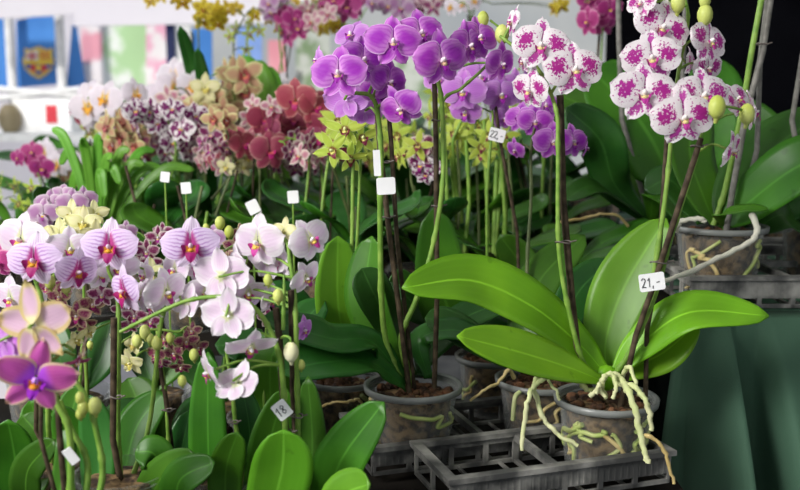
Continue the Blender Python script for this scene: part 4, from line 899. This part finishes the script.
tube_part(t, 'aerial_root', [P(628, 226, 1.56), P(618, 216, 1.55), P(600, 214, 1.54), P(575, 220, 1.52), P(560, 222, 1.5)], .0026, ROOTB, 6, 6, jit=.001)
stake(t, [top, P(622, 120, 1.64), P(619, 40, 1.64), P(618, -20, 1.64)], .0045, STAKEG)
stake(t, [top, P(680, 140, 1.66), P(684, 40, 1.66), P(686, -20, 1.66)], .004, STAKEG)
t = bp(588, 2.05, 'magenta orchid hanging at the top against the black backdrop', [('magenta', 596, 10, 14, 14, 7, 24)], z=ZT + .006, sticks=2, nleaf=5, ll=.2, lw=.08)
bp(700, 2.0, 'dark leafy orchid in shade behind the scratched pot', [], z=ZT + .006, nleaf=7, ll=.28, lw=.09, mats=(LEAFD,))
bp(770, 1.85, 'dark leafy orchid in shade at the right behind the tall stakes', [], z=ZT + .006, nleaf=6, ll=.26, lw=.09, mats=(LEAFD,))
t = empty('vase', (P(604, 190, 2.28).x, 2.28, ZT + .006), 'pale peach vase glimpsed behind leaves right of the lower violet blooms', 'vase')
mb = MB(); mb.lathe([(.001, 0), (.03, 0), (.038, .04), (.03, .12), (.022, .17), (.026, .19), (.022, .188), (.02, .17), (.001, .16)], 20, t.location); mb.build('body', plain('vase_peach', (.7, .5, .38), (.8, .62, .5), 8), t)
# strap leaved plants on the left
def strap(px, D, z, label, tips, w=.017, mat=GRASS):
    t = plant(px, D, z, label, py=260); b = t.location.copy(); pot(t, b, .06, .048, .1, 0, False); top = b + Vector((0, 0, .09))
    for (x, y, bow) in tips:
        e = P(x, y, D + R.uniform(-.08, .08)); m1 = top.lerp(e, .35) + Vector((0, 0, .05 + bow)); m2 = top.lerp(e, .7) + Vector((0, 0, .05 + bow))
        leaf(t, [top, m1, m2, e], w, (0, -.9, .4), mat, nv=4, nu=18, b=.4)
    return t
strap(150, 1.7, ZK, 'strap leaved orchid with long arching grassy leaves at left', [(52, 128, .0), (80, 140, .0), (95, 150, .01), (112, 158, 0), (130, 150, 0), (70, 200, .03), (165, 170, 0), (180, 185, 0), (90, 215, .03), (145, 165, 0), (60, 165, .02), (100, 135, 0), (140, 170, 0), (120, 185, .02), (105, 200, .03), (155, 150, 0), (195, 170, 0)])
strap(188, 1.95, ZK, 'tall strap leaved orchid with dark upright leaves beside the dark blue post', [(180, 26, .0), (198, 48, .0)], .03, LEAFD)
strap(262, 2.15, ZK, 'tall broad leaved plant with green leaf tips high behind the white yellow orchid', [(240, 56, .0), (262, 66, .0), (252, 60, 0), (228, 70, 0)], .06)
t = simple(40, 2.1, ZK, 'small dark purple orchid on a thin stem at the far left', [('magenta', [(18, 158, 16, 2.1, -20, 0, 0), (32, 152, 20, 2.1, 0, 10, 0), (42, 168, 22, 2.1, 10, -10, 0), (36, 162, 20, 2.1, 0, 0, 0)])],
       [(44, 240, 2.1), (42, 190, 2.1), (34, 165, 2.1), (24, 155, 2.1)], [([(60, 260, 2.1), (80, 230, 2.1)], .05, UP, LEAF)], far=True)
bp(20, 1.9, 'pale green leafy orchid at the left edge behind the white blooms', [('lime', 16, 196, 16, 14, 6, 18)], nleaf=6, mats=(GRASS, LEAF))
bp(60, 2.3, 'washed out orange and cream orchid at far left behind the strap leaves', [('orange_throat', 62, 158, 20, 10, 5, 24), ('tan', 75, 178, 16, 8, 4, 22)], nleaf=5, mats=(GRASS, LEAF))
bp(100, 2.45, 'pale pink orchid far back among the strap leaves', [('pinkmix', 92, 160, 16, 12, 6, 22), ('orange_throat', 88, 186, 14, 8, 3, 20)], nleaf=5, mats=(GRASS, LEAF))
bp(-10, 1.7, 'shaded leafy orchid at the far left frame edge', [], nleaf=6, mats=(GRASS, LEAF))
for px, py, D, rot, w, lab in ((253, 207, 1.42, 25, 12, 'blank white diamond tag above the white orchid cluster'), (293, 197, 1.42, 3, 11, 'blank white tag right of the diamond shaped one'), (186, 188, 1.42, 5, 10, 'blank white tag second from the left among the blurred stems'), (165, 177, 1.42, -8, 9, 'blank white tag leftmost among the blurred stems')):
    price_tag(P(px, py, D), SZ(w, D), SZ(w * 1.15, D), rot, lab, '', 5, 0)
    st = empty('tag_stick', Vector((P(px, py, D).x, D + .004, ZB)), 'thin stick behind the ' + lab, 'stick'); mb = MB(); q = P(px, py, D + .004); mb.tube([q, Vector((q.x, q.y, ZB))], .0015, 5); mb.build('rod', STEM, st)

# ------------------------------------------------------------------ far background
WHITE = plain('tent_fabric', (.72, .69, .76), (.78, .75, .81), 2, .8)
BLUE = plain('banner_blue', (.06, .24, .68), (.08, .29, .74), 3, .7)
NAVY = plain('post_navy', (.02, .035, .16), rough=.5)
GOLD = plain('crest_gold', (.75, .55, .15), rough=.6); RED = plain('crest_red', (.6, .04, .06), rough=.6); BLU2 = plain('crest_blue', (.03, .06, .4), rough=.6); YEL = plain('crest_yellow', (.8, .6, .06), rough=.6); CW = plain('crest_white', (.85, .85, .85), rough=.6)
def panel(t, name, pts, D, mat, th=.004):
    f = [P(x, y, D) for x, y in pts]; mb = MB(); mb.poly(f); mb.poly([p + Vector((0, th, 0)) for p in f][::-1])
    for i in range(len(f)): j = (i + 1) % len(f); mb.poly([f[j], f[i], f[i] + Vector((0, th, 0)), f[j] + Vector((0, th, 0))])
    return mb.build(name, mat, t, False)
def banner(pts, D, label):
    c = P(sum(p[0] for p in pts) / len(pts), max(p[1] for p in pts), D); t = empty('banner', c, label, 'banner'); 
    xs = [p[0] for p in pts]; panel(t, 'fabric', pts, D, BLUE); return t
t = banner([(16, 20), (55, 13), (60, 84), (17, 88)], 6.0, 'blue banner with a gold edged football crest at far left')
sh = [(24, 48), (30, 49.5), (38.5, 46), (47, 49.5), (53, 48), (52, 55), (54, 60), (52, 69), (46, 75), (38.5, 79), (31, 75), (25, 69), (22, 60), (25, 55)]
def sub(k): return [(38.5 + (x - 38.5) * k, 61 + (y - 61) * k) for x, y in sh]
cr = panel(t, 'crest', sh, 5.985, GOLD); cr['label'] = 'gold edged crest with coloured quarters'
panel(cr, 'red_cross', [(27, 52), (38, 51), (38, 60), (25.5, 60)], 5.975, CW); panel(cr, 'red_cross', [(30.7, 52), (33, 52), (33, 60), (30.7, 60)], 5.965, RED); panel(cr, 'red_cross', [(26, 55), (37.8, 54.6), (37.8, 56.8), (26, 57)], 5.965, RED)
for k in range(5): panel(cr, 'stripe', [(39 + k * 2.4, 51.5), (41.4 + k * 2.4, 51.5), (41.4 + k * 2.4, 60), (39 + k * 2.4, 60)], 5.975, (YEL, RED)[k % 2])
panel(cr, 'band', [(25, 60.5), (52, 60.5), (52, 64), (25, 64)], 5.975, YEL)
for k in range(5):
    a = 26 + k * 5; bm = 76 - abs(k - 2) * 3.2; panel(cr, 'stripe', [(a, 64.5), (a + 5, 64.5), (a + 5, bm - 1.5), (a, bm - 1.5)], 5.975, (BLU2, RED)[k % 2])
mb = MB(); mb.ball(P(38.5, 68, 5.97), .018, 10, 6, (1, .3, 1)); mb.build('ball', YEL, cr)
banner([(-12, 18), (11, 18), (12, 88), (-12, 90)], 6.0, 'blue banner cut off by the left edge')
banner([(72, 26), (76, 22), (86, 86), (66, 88)], 6.0, 'narrow blue banner between white tent post and pink poster')
tent = empty('market_tent', (P(60, 95, 6.1).x, 6.1, 0), 'white market tent with a pale valance across the top left', 'tent')
panel(tent, 'valance', [(-30, -30), (82, -30), (82, 14), (-30, 20)], 5.6, WHITE, .02)
panel(tent, 'valance', [(74, -40), (330, -40), (330, 22), (74, 26)], 5.2, WHITE, .02)
for x in (13.5, 63): 
    mb = MB(); q = P(x, 100, 5.9); mb.tube([(q.x, q.y, 0), (q.x, q.y, 2.4)], .028, 12); mb.build('pole', CW, tent)
for a, b_ in (((-10, 100), (90, 88)), ((-10, 88), (90, 98))):
    mb = MB(); mb.tube([P(*a, 5.85), P(*b_, 5.85)], .018, 8); mb.build('cross_rail', CW, tent)
panel(tent, 'side_wall', [(-60, -30), (120, -30), (120, 240), (-60, 240)], 6.6, WHITE, .02)
t = empty('poster_wall', (P(125, 95, 6.3).x, 6.3, 0), 'bright pink and green poster under the white valance', 'poster')
def pmat(nm, a, b_, sc):
    q = NT(nm); co = q.obj(); col = q.mix(q.ss(q.noise(sc, co, 3.), .42, .56), a, b_); return q.bsdf(col, .7, .3)
panel(t, 'pink_side', [(80, 24), (103, 24), (103, 120), (86, 120)], 6.28, pmat('poster_pink', (.9, .4, .48), (1, .93, .93), 5))
panel(t, 'green_picture', [(103, 24), (146, 24), (146, 120), (103, 120)], 6.28, pmat('poster_green', (.5, .75, .4), (.95, .98, .93), 4))
panel(t, 'pink_side', [(146, 24), (168, 24), (168, 120), (146, 120)], 6.28, pmat('poster_pink_pale', (.95, .5, .66), (1, .95, .96), 6))
t = empty('tent_post', (P(173, 200, 5.4).x, 5.4, 0), 'dark blue upright post right of the pink poster', 'post'); q = P(173, 100, 5.4)
mb = MB(); mb.box((q.x - .022, q.y - .022, 0), (q.x + .022, q.y + .022, P(0, 22, 5.4).z)); mb.build('post', NAVY, t, False); mb = MB(); mb.box((q.x - .05, q.y - .05, 0), (q.x + .05, q.y + .05, .02)); mb.build('foot_plate', NAVY, t, False)
def sheet(pts, D, mat, label, nm='fabric_panel'):
    my = max(p[1] for p in pts); pts = [(x, (300 if y == my else y)) for x, y in pts]; t = empty(nm, P(pts[0][0], 300, D), label, 'fabric'); panel(t, 'sheet', pts, D, mat, .01)
PINK = plain('fabric_pink', (.85, .35, .42), (.9, .5, .55), 4, .8)
sheet([(178, 26), (190, 26), (192, 90), (180, 90)], 6.2, CW, 'bright white strip of cloth right of the dark blue post')
sheet([(192, 28), (212, 28), (214, 90), (194, 90)], 6.25, BLUE, 'blue cloth glimpsed left behind tall dark leaves')
sheet([(236, 26), (262, 26), (262, 90), (238, 90)], 6.25, plain('fabric_sky', (.25, .4, .8), rough=.8), 'pale blue cloth glimpsed between stems at the top')
sheet([(268, 40), (286, 40), (288, 100), (270, 100)], 6.2, PINK, 'pink cloth glimpsed right of the tall green leaf')
GRN = plain('hedge_green', (.25, .36, .2), (.62, .66, .6), 7, .9, thr=(.42, .58))
sheet([(296, 20), (330, 20), (330, 140), (296, 140)], 6.4, GRN, 'pale green cloth glimpsed among stems at the top')
sheet([(355, 60), (440, 55), (440, 140), (355, 140)], 6.4, GRN, 'green cloth behind the violet blooms')
# far table with white box and plants at left
t = empty('far_table', (P(30, 140, 4.4).x, 4.4, 0), 'white cloth covered table far back at the left', 'table')
q = P(30, 132, 4.4); mb = MB(); mb.box((q.x - .8, 4.1, q.z - .03), (q.x + .75, 4.8, q.z)); mb.build('tabletop', CW, t, False)
mb = MB(); mb.box((q.x - .8, 4.1, .02), (q.x + .75, 4.12, q.z - .03)); mb.build('cloth_front', WHITE, t, False)
zt = q.z
t = empty('carton', (P(52, 130, 4.5).x, 4.45, zt), 'white carton with a red mark on the far left table', 'box'); x = t.location.x
mb = MB(); mb.box((x - .13, 4.38, zt), (x + .13, 4.52, zt + .15)); mb.build('body', CW, t, False); mb = MB(); mb.box((x + .02, 4.376, zt + .04), (x + .07, 4.379, zt + .12)); mb.build('red_mark', RED, t, False)
t = empty('round_planter', (P(15, 130, 4.4).x, 4.35, zt), 'brown round planter at the far left table', 'planter'); mb = MB(); mb.lathe([(.001, 0), (.03, 0), (.048, .035), (.05, .075), (.035, .11), (.02, .125), (.001, .12)], 18, t.location); mb.build('body', plain('planter_brown', (.2, .16, .09), (.3, .25, .15), 9), t)

# ------------------------------------------------------------------ unseen canopy added to block sun on the display; light, camera
CAN = plain('sun_blocker_fabric', (.8, .8, .78), rough=.8, tamt=.5)
cp = empty('sun_blocker', (0, .6, 0), 'added overhead canopy out of view that keeps direct sun off the display', 'canopy')
mb = MB(); mb.grid([[(-2.6 + 5.2 * i / 10, -1.6 + 4.6 * j / 8, 2.75 - .25 * abs(i / 5 - 1) ** 2) for i in range(11)] for j in range(9)]); solid(mb.build('fabric', CAN, cp), .002)
for x in (-2.55, 2.55):
    for y in (-1.55, 2.95): mb = MB(); mb.tube([(x, y, 0), (x, y, 2.5)], .02, 8); mb.build('pole', WIRE, cp)

w = bpy.data.worlds.new('World'); bpy.context.scene.world = w; w.use_nodes = True
bg = w.node_tree.nodes['Background']; bg.inputs[0].default_value = (.86, .93, 1., 1); bg.inputs[1].default_value = .36
def light(name, ty, loc, rot, e, **k):
    l = bpy.data.lights.new(name, ty); l.energy = e
    for a, v in k.items(): setattr(l, a, v)
    o = bpy.data.objects.new(name, l); o.location = loc; o.rotation_euler = rot; C.objects.link(o); return o
light('Sun', 'SUN', (0, 0, 5), (radians(48), 0, radians(-22)), 2.0, angle=radians(3), color=(1, .96, .9))
light('SoftFront', 'AREA', (-1.7, -.35, 2.3), (radians(54), 0, radians(-52)), 62, shape='RECTANGLE', size=.9, size_y=.9, color=(1, .98, .95))  # added key lamp modelling the front rows, no real fixture
light('SoftRear', 'AREA', (-2.1, 2.7, 2.3), (radians(-60), 0, radians(60)), 22, shape='RECTANGLE', size=1.2, size_y=1.2, color=(.95, .98, 1))  # added lamp brightening the rear rows, as if from the open left side
sc = bpy.context.scene
sc.view_settings.view_transform = 'Standard'; sc.view_settings.look = 'None'; sc.view_settings.exposure = .55; sc.view_settings.gamma = 1
cd = bpy.data.cameras.new('Camera'); cam = bpy.data.objects.new('Camera', cd); C.objects.link(cam); sc.camera = cam
cam.location = (0, 0, CAMZ); cam.rotation_euler = (radians(90) - TH, 0, 0)
cd.sensor_width = 36; cd.lens = 36 * FPX / 800; cd.clip_start = .05; cd.clip_end = 100
cd.dof.use_dof = True; cd.dof.focus_distance = 1.14; cd.dof.aperture_fstop = 5.0
sc.cycles.use_denoising = True; sc.cycles.max_bounces = 10; sc.cycles.transparent_max_bounces = 24; sc.cycles.sample_clamp_indirect = 6
